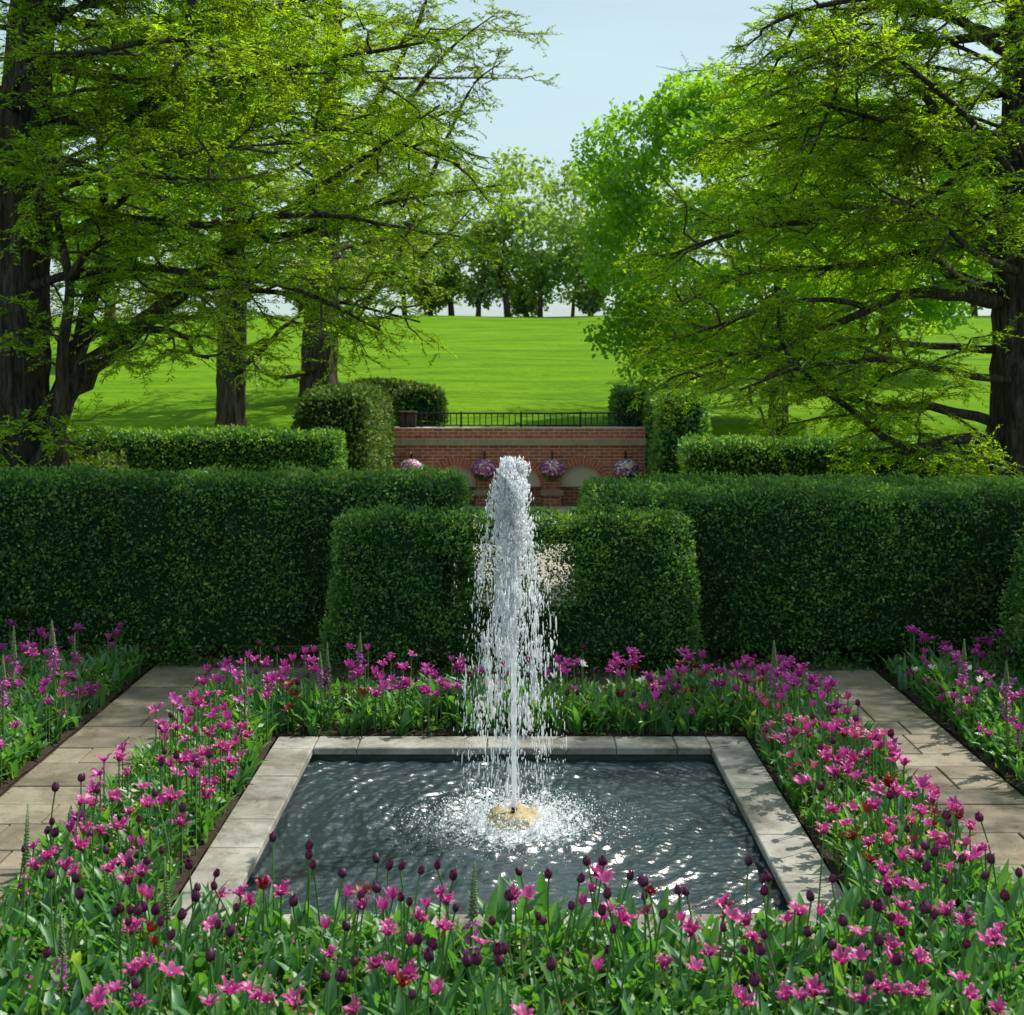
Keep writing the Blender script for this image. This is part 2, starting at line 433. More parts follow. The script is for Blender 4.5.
BX = 2.1     # outer edge of the inner beds
PXW = 2.7    # outer edge of the paths
BEDS = {
    'front': (-2.35, 2.35, 3.0, OY0 - .012),
    'left': (-BX, OX0 - .012, OY0 - .012, OY1 + .05),
    'right': (OX1 + .012, BX, OY0 - .012, OY1 + .05),
    'back': (-BX, BX, OY1 + .055, 9.15),
    'outer_left': (-4.6, -PXW - .03, 3.0, 10.2),
    'outer_right': (PXW + .03, 4.6, 3.0, 9.95),
}
for nm, (x0, x1, y0, y1) in BEDS.items():
    g = Geo()
    nx, ny = max(2, int((x1 - x0) / .12)), max(2, int((y1 - y0) / .12))
    vs = []
    for j in range(ny + 1):
        for i in range(nx + 1):
            e = min(i, nx - i, j, ny - j)
            vs.append((x0 + (x1 - x0) * i / nx, y0 + (y1 - y0) * j / ny, (.012 if e == 0 else .035) + random.uniform(-.008, .014)))
    g.add(vs, [(j * (nx + 1) + i, j * (nx + 1) + i + 1, (j + 1) * (nx + 1) + i + 1, (j + 1) * (nx + 1) + i) for j in range(ny) for i in range(nx)])
    o = g.build('soil', M['soil'], smooth=True); tag(o, kind='structure')

sheet('path', [(-PXW, -BX, 3.0, 9.15), (BX, PXW, 3.0, 9.15), (-PXW, PXW, 9.15, 10.5)], .006, M['joint'])
g = Geo()
def slab(x0, x1, y0, y1):
    gap = .005
    g.box(x0 + gap, x1 - gap, y0 + gap, y1 - gap, .002, .028 + random.uniform(-.002, .003), random.random(), .004)
for (x0, x1) in ((-PXW, -BX), (BX, PXW)):
    y = 3.0
    side = 0
    while y < 9.14:
        d = random.choice((.24, .30, .36, .42)) if y < 8.7 else 9.15 - y
        y2 = min(y + d, 9.15)
        w = x1 - x0
        k = random.random()
        if k < .5:
            c = x0 + w * (.36 if side else .6); slab(x0, c, y, y2); slab(c, x1, y, y2)
        elif k < .75:
            c = x0 + w * .5
            slab(x0, c, y, y2)
            m = y + d * random.uniform(.4, .6); slab(c, x1, y, m); slab(c, x1, m, y2)
        else:
            slab(x0, x1, y, y2)
        side = 1 - side
        y = y2
y = 9.15
for d in (.34, .45, .30, .26):
    x = -PXW
    while x < PXW - .01:
        w = random.choice((.45, .6, .75, .9)); x2 = min(x + w, PXW)
        if PXW - x2 < .25: x2 = PXW
        slab(x, x2, y, y + d); x = x2
    y += d
o = g.build('paving', M['flag']); tag(o, kind='structure')
sheet('gravel_ground', [(-1.7, 1.9, 11.65, 18.4), (-2.2, 2.2, 18.4, 21.88)], .004, M['gravel'])
# brick-sized edging strip of bare soil between path and hedge is plain ground

# ------------------------------------------------------------------ pool
pool = thing('pool_basin', 'square sunken pool with pale stone coping around dark rippled water', 'pool', (0, 6.77, 0))
def pool_part(name, g, mat): 
    o = g.build(name, mat, pool)
    o.location = (0, -6.77, 0)
    return o
def coping(x0, x1, y0, y1):
    g = Geo(); e = .0025
    g.box(x0 + e, x1 - e, y0 + e, y1 - e, -.008, .032 + random.uniform(-.001, .0015), random.random(), .006)
    pool_part('coping_stone', g, M['stone'])
def run(a, b, cuts): return list(zip([a] + cuts, cuts + [b]))
for (a, b) in run(OY0, OY1, [5.78, 6.32, 6.72, 7.42, PY1 - .02]): coping(OX0, PX0, a, b)
for (a, b) in run(OY0, OY1, [5.90, 6.50, 7.20, PY1 - .02]): coping(PX1, OX1, a, b)
for (a, b) in run(PX0, PX1, [-.92, -.15, .62, .98]): coping(a, b, PY1, OY1)
for (a, b) in run(PX0, PX1, [-.4, .45]): coping(a, b, OY0, PY0)
g = Geo(); w = .14
g.box(PX0 - w, PX0 - .015, PY0 - w, PY1 + w, -.6, -.011); g.box(PX1 + .015, PX1 + w, PY0 - w, PY1 + w, -.6, -.011)
g.box(PX0 - .015, PX1 + .015, PY1 + .015, PY1 + w, -.6, -.011); g.box(PX0 - .015, PX1 + .015, PY0 - w, PY0 - .015, -.6, -.011)
pool_part('basin_wall', g, M['basin'])
g = Geo(); g.box(PX0 - w, PX1 + w, PY0 - w, PY1 + w, -.70, -.602); pool_part('basin_floor', g, M['basin'])

WZ = -.045
n = 520
gx = np.linspace(PX0 - .014, PX1 + .014, n); gy = np.linspace(PY0 - .014, PY1 + .014, n)
X, Y = np.meshgrid(gx, gy)
Z = np.zeros_like(X)
rr = np.hypot(X - FX, Y - FY)
for k in range(46):
    lam = random.choice((.035, .045, .055, .065, .08, .10, .14, .2)) * random.uniform(.8, 1.25)
    a = random.uniform(0, 2 * math.pi)
    cxk, cyk = FX + random.uniform(-.25, .25), FY + random.uniform(-.25, .25)
    if k % 2:
        ph = (X * math.cos(a) + Y * math.sin(a)) * 2 * math.pi / lam
    else:
        ph = np.hypot(X - cxk, Y - cyk) * 2 * math.pi / lam
    Z += .0150 * lam * np.sin(ph + random.uniform(0, 6.28) + 1.2 * np.sin(X * 3 + k) * np.sin(Y * 2.6 + k * 2)) * (.55 + .45 * np.sin(X * 2.1 + k * 1.7) * np.sin(Y * 2.4 + k))
Z += .0020 * np.sin(rr * 2 * math.pi / .105 + .9 * np.sin(np.arctan2(Y - FY, X - FX) * 5)) * np.exp(-rr / .7)
Z *= (.85 + 1.3 * np.exp(-(rr / .45) ** 2))
V = np.stack([X.ravel(), Y.ravel(), (WZ + Z).ravel()], axis=1)
i2, j2 = np.meshgrid(np.arange(n - 1), np.arange(n - 1)); q = (j2 * n + i2).ravel()
o = link('water', np_mesh('water', V, np.stack([q, q + 1, q + n + 1, q + n], axis=1), M['water'], smooth=True)); tag(o, kind='structure')

# ------------------------------------------------------------------ fountain
def ico(sub=0):
    import bmesh
    b = bmesh.new(); bmesh.ops.create_icosphere(b, subdivisions=sub + 1, radius=1)
    v = np.array([p.co[:] for p in b.verts]); f = np.array([[x.index for x in p.verts] for p in b.faces]); b.free()
    return v, f
IV0, IF0 = ico(0)
IV1, IF1 = ico(1)
IV3, IF3 = ico(3)

def blobs(P, rad, elong, axis=None, tmpl=(IV0, IF0)):
    v, f = tmpl
    n = len(P)
    A = nrm(axis) if axis is not None else np.tile([0, 0, 1.0], (n, 1))
    ref = np.where(np.abs(A[:, :1]) < .9, [[1.0, 0, 0]], [[0, 1.0, 0]])
    B = nrm(np.cross(A, ref)); Cc = np.cross(A, B)
    jit = 1 + rng.uniform(-.25, .25, size=(n, len(v)))
    vv = v[None] * jit[..., None]
    V = P[:, None] + (vv[..., :1] * B[:, None] + vv[..., 1:2] * Cc[:, None]) * rad[:, None, None] + vv[..., 2:] * A[:, None] * (rad * elong)[:, None, None]
    Fx = f[None] + (np.arange(n) * len(v))[:, None, None]
    return V.reshape(-1, 3), Fx.reshape(-1, 3)

stone = thing('fountain_stone', 'tan rough stone fountain head just breaking the water at the foot of the jet', 'fountain head', (FX, FY, WZ))
v = IV3.copy()
ang = np.arctan2(v[:, 1], v[:, 0])
k = 1 + .10 * wob(v, 3.1, .4) + .06 * wob(v, 7.0, 1.4)
v = v * k[:, None] * np.array([.135, .125, .10])
v[:, 2] = np.minimum(v[:, 2], .066 + .012 * wob(v, 28, .2))
v[:, 2] += np.where(v[:, 2] > .03, .010 * np.sin(ang * 5 + 1) * np.hypot(v[:, 0], v[:, 1]) / .1, 0)
rock_ob = link('rock', np_mesh('rock', v, IF3, M['rock'], smooth=True), stone)
g = Geo(); g.tube([(0, 0, .02), (0, 0, .085)], [.016, .013], 10)
g.build('nozzle', M['iron'], rock_ob)

jet = thing('fountain_jet', 'tall white water jet frothing at its top and falling back into the pool', 'water jet', (FX, FY, WZ))
TOP = 1.82 - WZ
nz, ns = 150, 20
V = []
for i in range(nz + 1):
    t = i / nz
    z = .05 + (TOP - .16) * t
    r0 = np.interp(t, [0, .3, .55, .7, .82, .92, 1], [.0105, .014, .018, .022, .028, .036, .015])
    for s in range(ns):
        a = s * 2 * math.pi / ns
        rr_ = r0 * (1 + (.18 + .4 * t) * math.sin(3 * a + z * 31 + 2 * math.sin(z * 17)) * math.sin(z * 53 + a) + .25 * t * random.uniform(-1, 1))
        V.append((rr_ * math.cos(a) + .012 * math.sin(z * 3.1) * t - .012 * t, rr_ * math.sin(a), z))
Fq = [(i * ns + s, i * ns + (s + 1) % ns, (i + 1) * ns + (s + 1) % ns, (i + 1) * ns + s) for i in range(nz) for s in range(ns)]
link('stream', np_mesh('stream', V, Fq, M['spray'], smooth=True), jet)
# froth and ligaments round the head of the jet
n = 5600
t = rng.beta(2.4, 1.0, n)
z = .75 + (TOP - .75) * t
env = np.interp(z, [.85, 1.3, 1.55, 1.72, TOP - .06, TOP], [.04, .06, .08, .09, .088, .06])
a = rng.uniform(0, 2 * np.pi, n); r = env * rng.uniform(0, 1, n) ** .5 * (1 + .32 * np.sin(3 * a + z * 14) + .3 * np.sin(2 * a + z * 37 + 1))
z = z - .03 * (r / env) ** 2 + .03 * np.sin(a * 3 + 1) * (r / env)
P = np.stack([r * np.cos(a) - .012, r * np.sin(a), z], axis=1)
V, Fx = blobs(P, rng.uniform(.0015, .0052, n) * np.where(rng.random(n) < .06, 1.6, 1), rng.uniform(1.3, 4.2, n), np.stack([.25 * np.cos(a), .25 * np.sin(a), np.ones(n)], axis=1))
o = link('froth', np_mesh('froth', V, Fx, M['spray'], smooth=True), jet); o['kind'] = 'stuff'
# falling strands, drops strung along each
Ps, Rs, Es = [], [], []
for s in range(66):
    a = random.uniform(0, 2 * math.pi)
    rmax = random.choice((1, .9, .7, .5, .35, .25)) * random.uniform(.75, 1.08)
    ztop = random.uniform(1.0, TOP - .05); zb = random.choice((0, 0, random.uniform(0, .9)))
    m = random.randint(8, 42)
    zz = rng.uniform(zb, ztop, m)
    zz = zb + (ztop - zb) * (zz - zb) / (ztop - zb)
    R_ = np.interp(zz, [0, .3, .75, 1.1, 1.4, 1.7, TOP], [.285, .28, .25, .215, .165, .10, .05]) * rmax
    ph = a + rng.normal(0, .05, m) + .12 * np.sin(zz * 6 + a)
    Ps.append(np.stack([R_ * np.cos(ph) - .022, R_ * np.sin(ph), zz], axis=1) + rng.normal(0, .006, (m, 3)))
    keep = np.clip(1.25 - .45 * (1 - zz / TOP), .35, 1)
    Rs.append(rng.gamma(2.2, .0011, m).clip(.0008, .005) * keep); Es.append(rng.uniform(3, 13, m) * np.interp(zz, [0, 1.3, TOP], [1.15, 1, .5]))
for s_ in range(16):
    a = random.uniform(0, 6.28); z0 = random.uniform(.35, 1.25); ln_ = random.uniform(.12, .42); m = random.randint(60, 150)
    zz = z0 + ln_ * rng.beta(2, 2, m)
    R_ = np.interp(zz, [0, .3, .75, 1.1, 1.4, 1.7, TOP], [.27, .265, .24, .20, .15, .09, .05]) * random.uniform(.45, 1)
    ph = a + .5 * (zz - z0) + rng.normal(0, .06, m)
    Ps.append(np.stack([R_ * np.cos(ph) - .02, R_ * np.sin(ph), zz], axis=1) + rng.normal(0, .008, (m, 3))); Rs.append(rng.gamma(2.0, .0012, m).clip(.0008, .005)); Es.append(rng.uniform(2, 8, m))
n = 1500
zz = rng.uniform(.05, TOP - .1, n); R_ = np.interp(zz, [0, .75, 1.4, TOP], [.31, .27, .19, .06]) * np.sqrt(rng.uniform(0, 1.1, n)); ph = rng.uniform(0, 2 * np.pi, n)
Ps.append(np.stack([R_ * np.cos(ph) - .02, R_ * np.sin(ph), zz], axis=1)); Rs.append(rng.uniform(.0012, .0032, n)); Es.append(rng.uniform(1.5, 7, n))
P = np.concatenate(Ps); rad = np.concatenate(Rs) * .85; el = np.concatenate(Es)
ax = np.stack([P[:, 0] * .12, P[:, 1] * .12, -np.ones(len(P))], axis=1)
V, Fx = blobs(P, rad, el, ax)
o = link('falling_drops', np_mesh('falling_drops', V, Fx, M['spray'], smooth=True), jet); o['kind'] = 'stuff'
# splash crown and floating foam
n = 7000
r = np.abs(rng.normal(0, .20, n)) + .14; a = rng.uniform(0, 2 * np.pi, n)
z = np.abs(rng.normal(0, .035, n)) * np.exp(-((r - .25) / .22) ** 2) * 1.4 + .003
P = np.stack([r * np.cos(a) * 1.12, r * np.sin(a), z], axis=1)
V, Fx = blobs(P, rng.gamma(2.0, .0013, n).clip(.0008, .006) * np.clip(1.2 - r, .3, 1), rng.uniform(.4, 1.6, n), rand_unit(n))
o = link('splash', np_mesh('splash', V, Fx, M['spray'], smooth=True), jet); o['kind'] = 'stuff'

# ------------------------------------------------------------------ hedges
def hedge(name, label, boxes, density=3200, leaf=(.035, .06), mat='hedge', depth=.13, r=.12, taper=.05, thin=None, core=True, cores=None, core_z=.0, group='clipped hedges', tintb=0.0, core_gap=None, amp=.05, cat='hedge'):
    Ps, Ns = [], []
    ctr = (np.mean([b[0] for b in boxes] + [b[1] for b in boxes]), np.mean([b[2] for b in boxes] + [b[3] for b in boxes]))
    base = min(b[4] for b in boxes)
    def sdf(P):
        best = np.full(len(P), 9.0)
        for (x0, x1, y0, y1, zb, zt) in boxes:
            s = 1 + taper * np.clip((zt - P[:, 2]) / (zt - zb), 0, 1.2)
            hx, hy = (x1 - x0) / 2, (y1 - y0) / 2
            gx_ = hx + (s - 1) * (zt - zb); gy_ = hy + (s - 1) * (zt - zb)
            q = np.stack([np.abs(P[:, 0] - (x0 + x1) / 2) - gx_ + r, np.abs(P[:, 1] - (y0 + y1) / 2) - gy_ + r, P[:, 2] - zt + r], axis=1)
            d = np.linalg.norm(np.maximum(q, 0), axis=1) + np.minimum(q.max(axis=1), 0) - r
            best = np.minimum(best, d)
        return best + amp * (wob(P, 2.3, .7) * .7 + wob(P, 7.1, 2.1) * .5 + wob(P, 15, 3.1) * .6)
    for (x0, x1, y0, y1, zb, zt) in boxes:
        pad = .12
        lo = np.array([x0 - pad, y0 - pad, zb]); hi = np.array([x1 + pad, y1 + pad, zt + .08])
        vol = np.prod(hi - lo)
        area = 2 * (x1 - x0) * (zt - zb) + 2 * (y1 - y0) * (zt - zb) + (x1 - x0) * (y1 - y0)
        ntry = int(density * area / (area * depth / vol))
        P = rng.uniform(lo, hi, size=(min(ntry, 900000), 3))
        d = sdf(P)
        dd = rng.uniform(0, 1, len(P)) ** 1.0 * depth
        ok = (d < 0) & (d > -depth)
        P = P[ok]
        Ps.append(P)
    P = np.concatenate(Ps)
    if thin is not None:
        P = P[rng.random(len(P)) < thin(P) * np.clip(1.15 + 1.1 * wob(P, 5.2, 4.4), .35, 1)]
    e = .02
    d0 = sdf(P)
    G = nrm(np.stack([sdf(P + np.eye(3)[i] * e) - d0 for i in range(3)], axis=1))
    n = len(P)
    D = G * .7 + np.array([0, 0, .25]) + rng.normal(0, .55, (n, 3))
    Nn = G * .5 + rng.normal(0, .6, (n, 3))
    L = rng.uniform(leaf[0], leaf[1], n)
    V, Fx = leaf_quads(P, D, Nn, L, L * rng.uniform(.45, .65, n), .12)
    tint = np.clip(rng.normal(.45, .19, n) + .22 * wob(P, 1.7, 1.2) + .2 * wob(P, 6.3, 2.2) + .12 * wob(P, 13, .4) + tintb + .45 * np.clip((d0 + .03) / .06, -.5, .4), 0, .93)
    tint = np.where(rng.random(n) < .012, 1.0, tint)
    root = thing(name, label, cat, (ctr[0], ctr[1], base), group)
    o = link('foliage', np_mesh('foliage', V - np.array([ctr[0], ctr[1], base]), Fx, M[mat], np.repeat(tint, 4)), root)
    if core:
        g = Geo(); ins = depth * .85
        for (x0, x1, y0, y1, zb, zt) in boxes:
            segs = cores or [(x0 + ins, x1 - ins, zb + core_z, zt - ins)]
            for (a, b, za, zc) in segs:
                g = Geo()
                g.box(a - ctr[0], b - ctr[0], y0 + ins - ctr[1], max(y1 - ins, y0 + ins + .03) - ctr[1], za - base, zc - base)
                g.build('dark_core', M['hedge_in'], root)  # solid dark box added inside so the leaf shell is not see-through
        # bare stems that show where the skirt is thin
        g = Geo()
        for (x0, x1, y0, y1, zb, zt) in boxes:
            x = x0 + .2
            while x < x1 - .15:
                ym = (y0 + y1) / 2 + random.uniform(-.1, .1)
                p = Vector((x - ctr[0], ym - ctr[1], 0))
                if not (cores and abs(x) < .6): g.tube([p, p + Vector((random.uniform(-.05, .05), random.uniform(-.04, .04), .35)), p + Vector((random.uniform(-.12, .12), random.uniform(-.06, .06), (zt - zb) * .75))], [.03, .022, .01], 6)
                x += random.uniform(.3, .5)
        g.build('stem', M['bark'], root)
    return root

def thin_side(P):      # thin skirt low down, in patches: the sun behind shows through
    low = np.clip((.50 - P[:, 2]) / .3, 0, 1)
    patch = np.clip(wob(P, 2.3, 2.6) * 2.2 + .1, 0, 1)
    return 1 - .4 * low * patch
def thin_mid(P):
    hole = np.exp(-(((np.abs(P[:, 0] + .01) - .29) / .10) ** 2 + ((P[:, 2] - .80 + .15 * P[:, 0]) / .115) ** 2))
    return np.clip(1.05 - 1.25 * hole + .5 * (wob(P * np.array([1, .2, 1]), 6, .3)) * (hole > .1), .34, 1) * thin_side(P)

hedge('hedge', 'low clipped hedge block directly behind the fountain, in front of two longer hedges', [(-1.27, 1.27, 9.68, 10.12, 0, 1.215)], 8500, (.020, .038), thin=thin_mid, cores=[(-1.2, -.55, .2, 1.1), (.55, 1.2, .2, 1.1), (-.549, .549, .15, .5), (-.549, .549, 1.0, 1.1)], depth=.12, taper=.13, r=.07)
hedge('hedge', 'long tall clipped hedge behind the path, below the big leaning tree', [(-6.2, -.36, 10.15, 10.95, 0, 1.465)], 6200, (.022, .042), thin=thin_side, core_z=.16, r=.10)
hedge('hedge', 'long tall clipped hedge with broad flat top, ending at the straight tree trunk', [(.58, 6.6, 10.05, 11.3, 0, 1.365)], 6200, (.022, .042), thin=thin_side, core_z=.16, r=.10)
hedge('hedge', 'rounded hedge end cut by the picture edge beside the shaded flower bed and path', [(3.62, 4.9, 8.4, 9.75, 0, 1.27)], 5500, (.022, .042), core_z=.1, r=.2, taper=.12)
hedge('hedge', 'clipped boxwood hedge in front of the lawn, below the two straight tree trunks', [(-5.4, -2.05, 16, 16.7, 0, 1.5)], 3200, (.032, .06), core_z=.1, r=.08, taper=.0, tintb=.05)
hedge('hedge', 'dark clipped hedge under the drooping branches, between brick wall and straight trunk', [(2.08, 5.7, 16, 16.9, 0, 1.40)], 3200, (.032, .06), core_z=.1, r=.08, taper=.0)
hedge('hedge', 'pale sunlit ivy-covered hedge block next to the end of the brick wall', [(-3.0, -1.98, 18.4, 22.0, 0, 1.93)], 1500, (.05, .09), mat='hedge_pale', core_z=.1, r=.25, taper=.02, amp=.07)
hedge('hedge', 'round-topped curved hedge behind the railing at the foot of the lawn', [(-3.3, -1.95, 26, 27.2, 1.2, 1.95), (-2.2, -1.3, 25.2, 26.6, 1.2, 1.9)], 1200, (.06, .10), mat='hedge_pale', core_z=.05, r=.3, taper=.03, amp=.07)
hedge('hedge', 'tall dark hedge block behind the far end of the brick wall and railing', [(1.72, 2.95, 22.6, 23.6, .9, 1.90), (2.25, 3.0, 20.4, 22.7, 0, 1.86)], 1400, (.055, .09), core_z=.05, r=.12, taper=.02)
hedge('shrub', 'loose yellowish leafy shrub at the foot of the leaning tree', [(-4.95, -4.25, 14.2, 15.2, 0, 1.28)], 1300, (.05, .09), mat='hedge_pale', core_z=.1, r=.3, taper=.02, amp=.12, group=None, tintb=.2, cat='shrub')

# ------------------------------------------------------------------ brick wall with arches
WY = 22.0
wall = thing('brick_wall', 'red brick garden wall with three blind arches and a stone band', 'wall', (.115, WY, 0))
def wp(name, g, mat, smooth=False):
    o = g.build(name, mat, wall, smooth); o.location = (-.115, -WY, 0); return o
WX0, WX1, WT = -1.95, 2.18, 1.27
ARC = [(-.917, .36), (.115, .36), (1.137, .36)]; SPR = .303; RING = .125
g = Geo()
# front leaf of the wall: piers and spandrels (open under the arches)
edges = [WX0] + sum([[c - r_, c + r_] for c, r_ in ARC], []) + [WX1]
bandz = .985
for i in range(0, len(edges), 2):
    g.box(edges[i], edges[i + 1], WY, WY + .15, -.2, bandz)
for (c, r_) in ARC:
    K = 24
    vs = []
    for k in range(K + 1):
        a = math.pi * (1 - k / K)
        x, z = c + r_ * math.cos(a), SPR + r_ * math.sin(a)
        vs += [(x, WY, z), (x, WY, bandz), (x, WY + .15, z), (x, WY + .15, bandz)]
    fs = []
    for k in range(K):
        b = 4 * k
        fs += [(b, b + 4, b + 5, b + 1), (b + 2, b + 3, b + 7, b + 6), (b, b + 2, b + 6, b + 4)]
    g.add(vs, fs)
g.box(WX0, WX1, WY + .152, WY + .45, -.2, bandz)          # backing wall seen in the recesses
g.box(WX0, WX1, WY, WY + .45, 1.108, WT)                  # courses above the band
wp('wall', g, M['brick'])
g = Geo(); g.box(WX0 - .02, WX1 + .02, WY - .035, WY + .46, bandz + .001, 1.106, bev=.012); wp('stone_band', g, M['band'])
for (c, r_) in ARC:
    g = Geo(); K = 23
    for k in range(K):
        a0, a1 = math.pi * (k + .12) / K, math.pi * (k + .88) / K
        vs = [(c + rr_ * math.cos(a), y_, SPR + rr_ * math.sin(a)) for y_ in (WY - .006, WY + .05) for rr_, a in ((r_, a0), (r_ + RING, a0), (r_ + RING, a1), (r_, a1))]
        g.add(vs, [(0, 1, 2, 3), (0, 4, 5, 1), (1, 5, 6, 2), (2, 6, 7, 3), (3, 7, 4, 0)], random.random())
    g.add([(c + rr_ * math.cos(math.pi * k / 24), WY - .003, SPR + rr_ * math.sin(math.pi * k / 24)) for k in range(25) for rr_ in (r_ + .003, r_ + RING)], [(2 * k, 2 * k + 1, 2 * k + 3, 2 * k + 2) for k in range(24)], .5, 1)
    wp('arch_ring', g, [M['arch_brick'], M['mortar']])
    g = Geo(); K = 24
    pts = [(c + (r_ - .002) * math.cos(math.pi * k / K), SPR + (r_ - .002) * math.sin(math.pi * k / K)) for k in range(K + 1)]
    vs = [(x, WY + .07, z) for x, z in pts] + [(x, WY + .15, z) for x, z in pts]
    m_ = K + 1
    g.add(vs, [tuple(range(m_))] + [(k, k + 1, m_ + k + 1, m_ + k) for k in range(K)] + [(K, 0, m_, m_ + K)])
    wp('lunette', g, M['stucco'])
for x in (-.45, .655):
    g = Geo()
    g.box(x - .142, x + .142, WY - .10, WY - .003, -.2, .175)
    pier = wp('pier', g, M['brick'])
    g = Geo(); g.box(x - .185, x + .185, WY - .14, WY - .002, .178, .262, bev=.012); g.build('pier_cap', M['band'], pier)
    g = Geo(); g.box(x - .135, x + .135, WY - .085, WY - .003, .264, .55); wp('pier', g, M['brick'])

for i, (x, lab) in enumerate(((-1.64, 'hanging basket of pink and white flowers nearest the ivy-covered hedge'),
                              (-.45, 'hanging basket of pink flowers beside the fountain jet, on its ivy hedge side'),
                              (.655, 'round hanging basket of lilac flowers on the pier just past the fountain jet'),
                              (1.85, 'hanging basket of pale lilac flowers at the dark hedge end of the brick wall'))):
    zc = .60
    b = thing('flower_basket', lab, 'flower basket', (x, WY - .26, zc), 'hanging baskets on the brick wall')
    g = Geo(); K = 14
    rings = [(.05, -.17), (.11, -.13), (.15, -.06), (.16, 0)]
    vs = [(r_ * math.cos(2 * math.pi * k / K), r_ * math.sin(2 * math.pi * k / K), z_) for r_, z_ in rings for k in range(K)]
    g.add(vs, [(j * K + k, j * K + (k + 1) % K, (j + 1) * K + (k + 1) % K, (j + 1) * K + k) for j in range(3) for k in range(K)] + [tuple(range(K))[::-1]])
    g.build('basket', M['coir'], b)
    g = Geo(); g.tube([(0, .26, .27), (0, .05, .30), (0, 0, .26)], [.01, .01, .01], 6); g.tube([(0, 0, .26), (0, 0, .0)], [.005, .005], 5); g.tube([(0, .255, .15), (0, .255, .30)], [.012, .012], 6)
    g.build('bracket', M['iron'], b)
    n = 420
    D = rand_unit(n); D[:, 2] = np.where(D[:, 2] < -.75, -D[:, 2], D[:, 2])
    P = D * rng.uniform(.10, .165, (n, 1)) * np.array([1, 1, .85])
    V, Fx = leaf_quads(P, D + rng.normal(0, .5, (n, 3)), rng.normal(0, 1, (n, 3)), np.full(n, .07), np.full(n, .045))
    link('foliage', np_mesh('foliage', V, Fx, M['filler'], np.repeat(rng.random(n), 4)), b)
    n = 1000
    D = rand_unit(n); D[:, 2] = np.where(D[:, 2] < -.35, -D[:, 2], D[:, 2])
    P = D * rng.uniform(.175, .215, (n, 1)) * np.array([1, 1, .85])
    mi = rng.random(n)
    sel = (mi < (.45, .2, .28, .4)[i]).astype(int)
    V, Fx = leaf_quads(P, np.cross(D, rng.normal(0, 1, (n, 3))), D, np.full(n, .042), np.full(n, .042), .0)
    link('blossoms', np_mesh('blossoms', V, Fx, [M['bell'], M['white']], np.repeat(rng.random(n), 4), sel), b)

rail = thing('railing', 'black iron railing along the top of the brick wall, lawn behind', 'railing', (.15, 22.25, 1.27))
RX0, RX1 = -1.56, 2.06
def rp(name, g, mat=M['iron']):
    o = g.build(name, mat, rail); o.location = (-.15, -22.25, -1.27); return o
g = Geo(); g.box(RX0, RX1, 22.235, 22.265, 1.49, 1.515); rp('top_rail', g)
g = Geo(); g.box(RX0, RX1, 22.238, 22.262, 1.295, 1.312); rp('bottom_rail', g)
posts = [-1.50, -.84, .15, 1.13, 2.05]
for x in posts:
    g = Geo(); g.box(x - .016, x + .016, 22.232, 22.268, 1.265, 1.53); rp('post', g)
x = RX0 + .06
bal = None
while x < RX1:
    if min(abs(x - p) for p in posts) > .05:
        if bal is None:
            g = Geo(); g.box(-.008, .008, -.008, .008, -.09, .09); bal = g.mesh('baluster', M['iron'])
        o = link('baluster', bal, rail); o.location = (x - .15, 0, .131)
    x += .097
g = Geo(); g.box(-.13, .13, -.1, .1, 0, .24, bev=.0); g.box(-.15, .15, -.12, .12, .242, .27, bev=.01)
o = g.build('pillar', M['bark_pale']); o.location = (-1.72, 22.27, 1.268)
tag(o, 'square dark pillar ending the iron railing beside the curved hedge', 'pillar')

def bench(loc, mat, label, w):
    b = thing('park_bench', label, 'bench', loc)
    g = Geo(); [g.box(-w / 2, w / 2, y_, y_ + .09, .40, .43) for y_ in (-.2, -.09, .02, .13)]; g.build('seat', mat, b)
    g = Geo(); [g.box(-w / 2, w / 2, -.25, -.225, z_, z_ + .09) for z_ in (.50, .61, .72)]; g.build('backrest', mat, b)
    for sx in (-1, 1):
        for y_ in (-.22, .19):
            g = Geo(); g.box(sx * (w / 2 - .06) - .025, sx * (w / 2 - .06) + .025, y_ - .025, y_ + .025, 0, .399 if y_ > 0 else .8)
            g.build('leg', mat, b)
    return b
bench((.83, 24.2, gz(0, 24.2) + .06), M['bench'], 'dark green bench back showing through the railing', .78)
bench((-1.0, 24.4, gz(0, 24.4) + .02), M['wood'], 'weathered wooden bench behind the railing near the curved hedge', .75)

# ------------------------------------------------------------------ trees
def tubes_from(limbs, name, mat, parent, origin, sides=10):
    out = []
    for pts, r0, r1 in limbs:
        n = max(6, int(sum((Vector(pts[i + 1]) - Vector(pts[i])).length for i in range(len(pts) - 1)) / .25))
        sp = spline(pts, n)
        rad = [r0 + (r1 - r0) * (i / (n - 1)) ** .8 for i in range(n)]
        sp2 = [p + Vector((random.uniform(-1, 1), random.uniform(-1, 1), random.uniform(-1, 1))) * min(.03, rad[i] * .35) for i, p in enumerate(sp)]
        g = Geo(); g.tube([p - origin for p in sp2], rad, sides, flute=.06)
        g.build(name, mat, parent, True)
        out.append((sp2, rad))
    return out

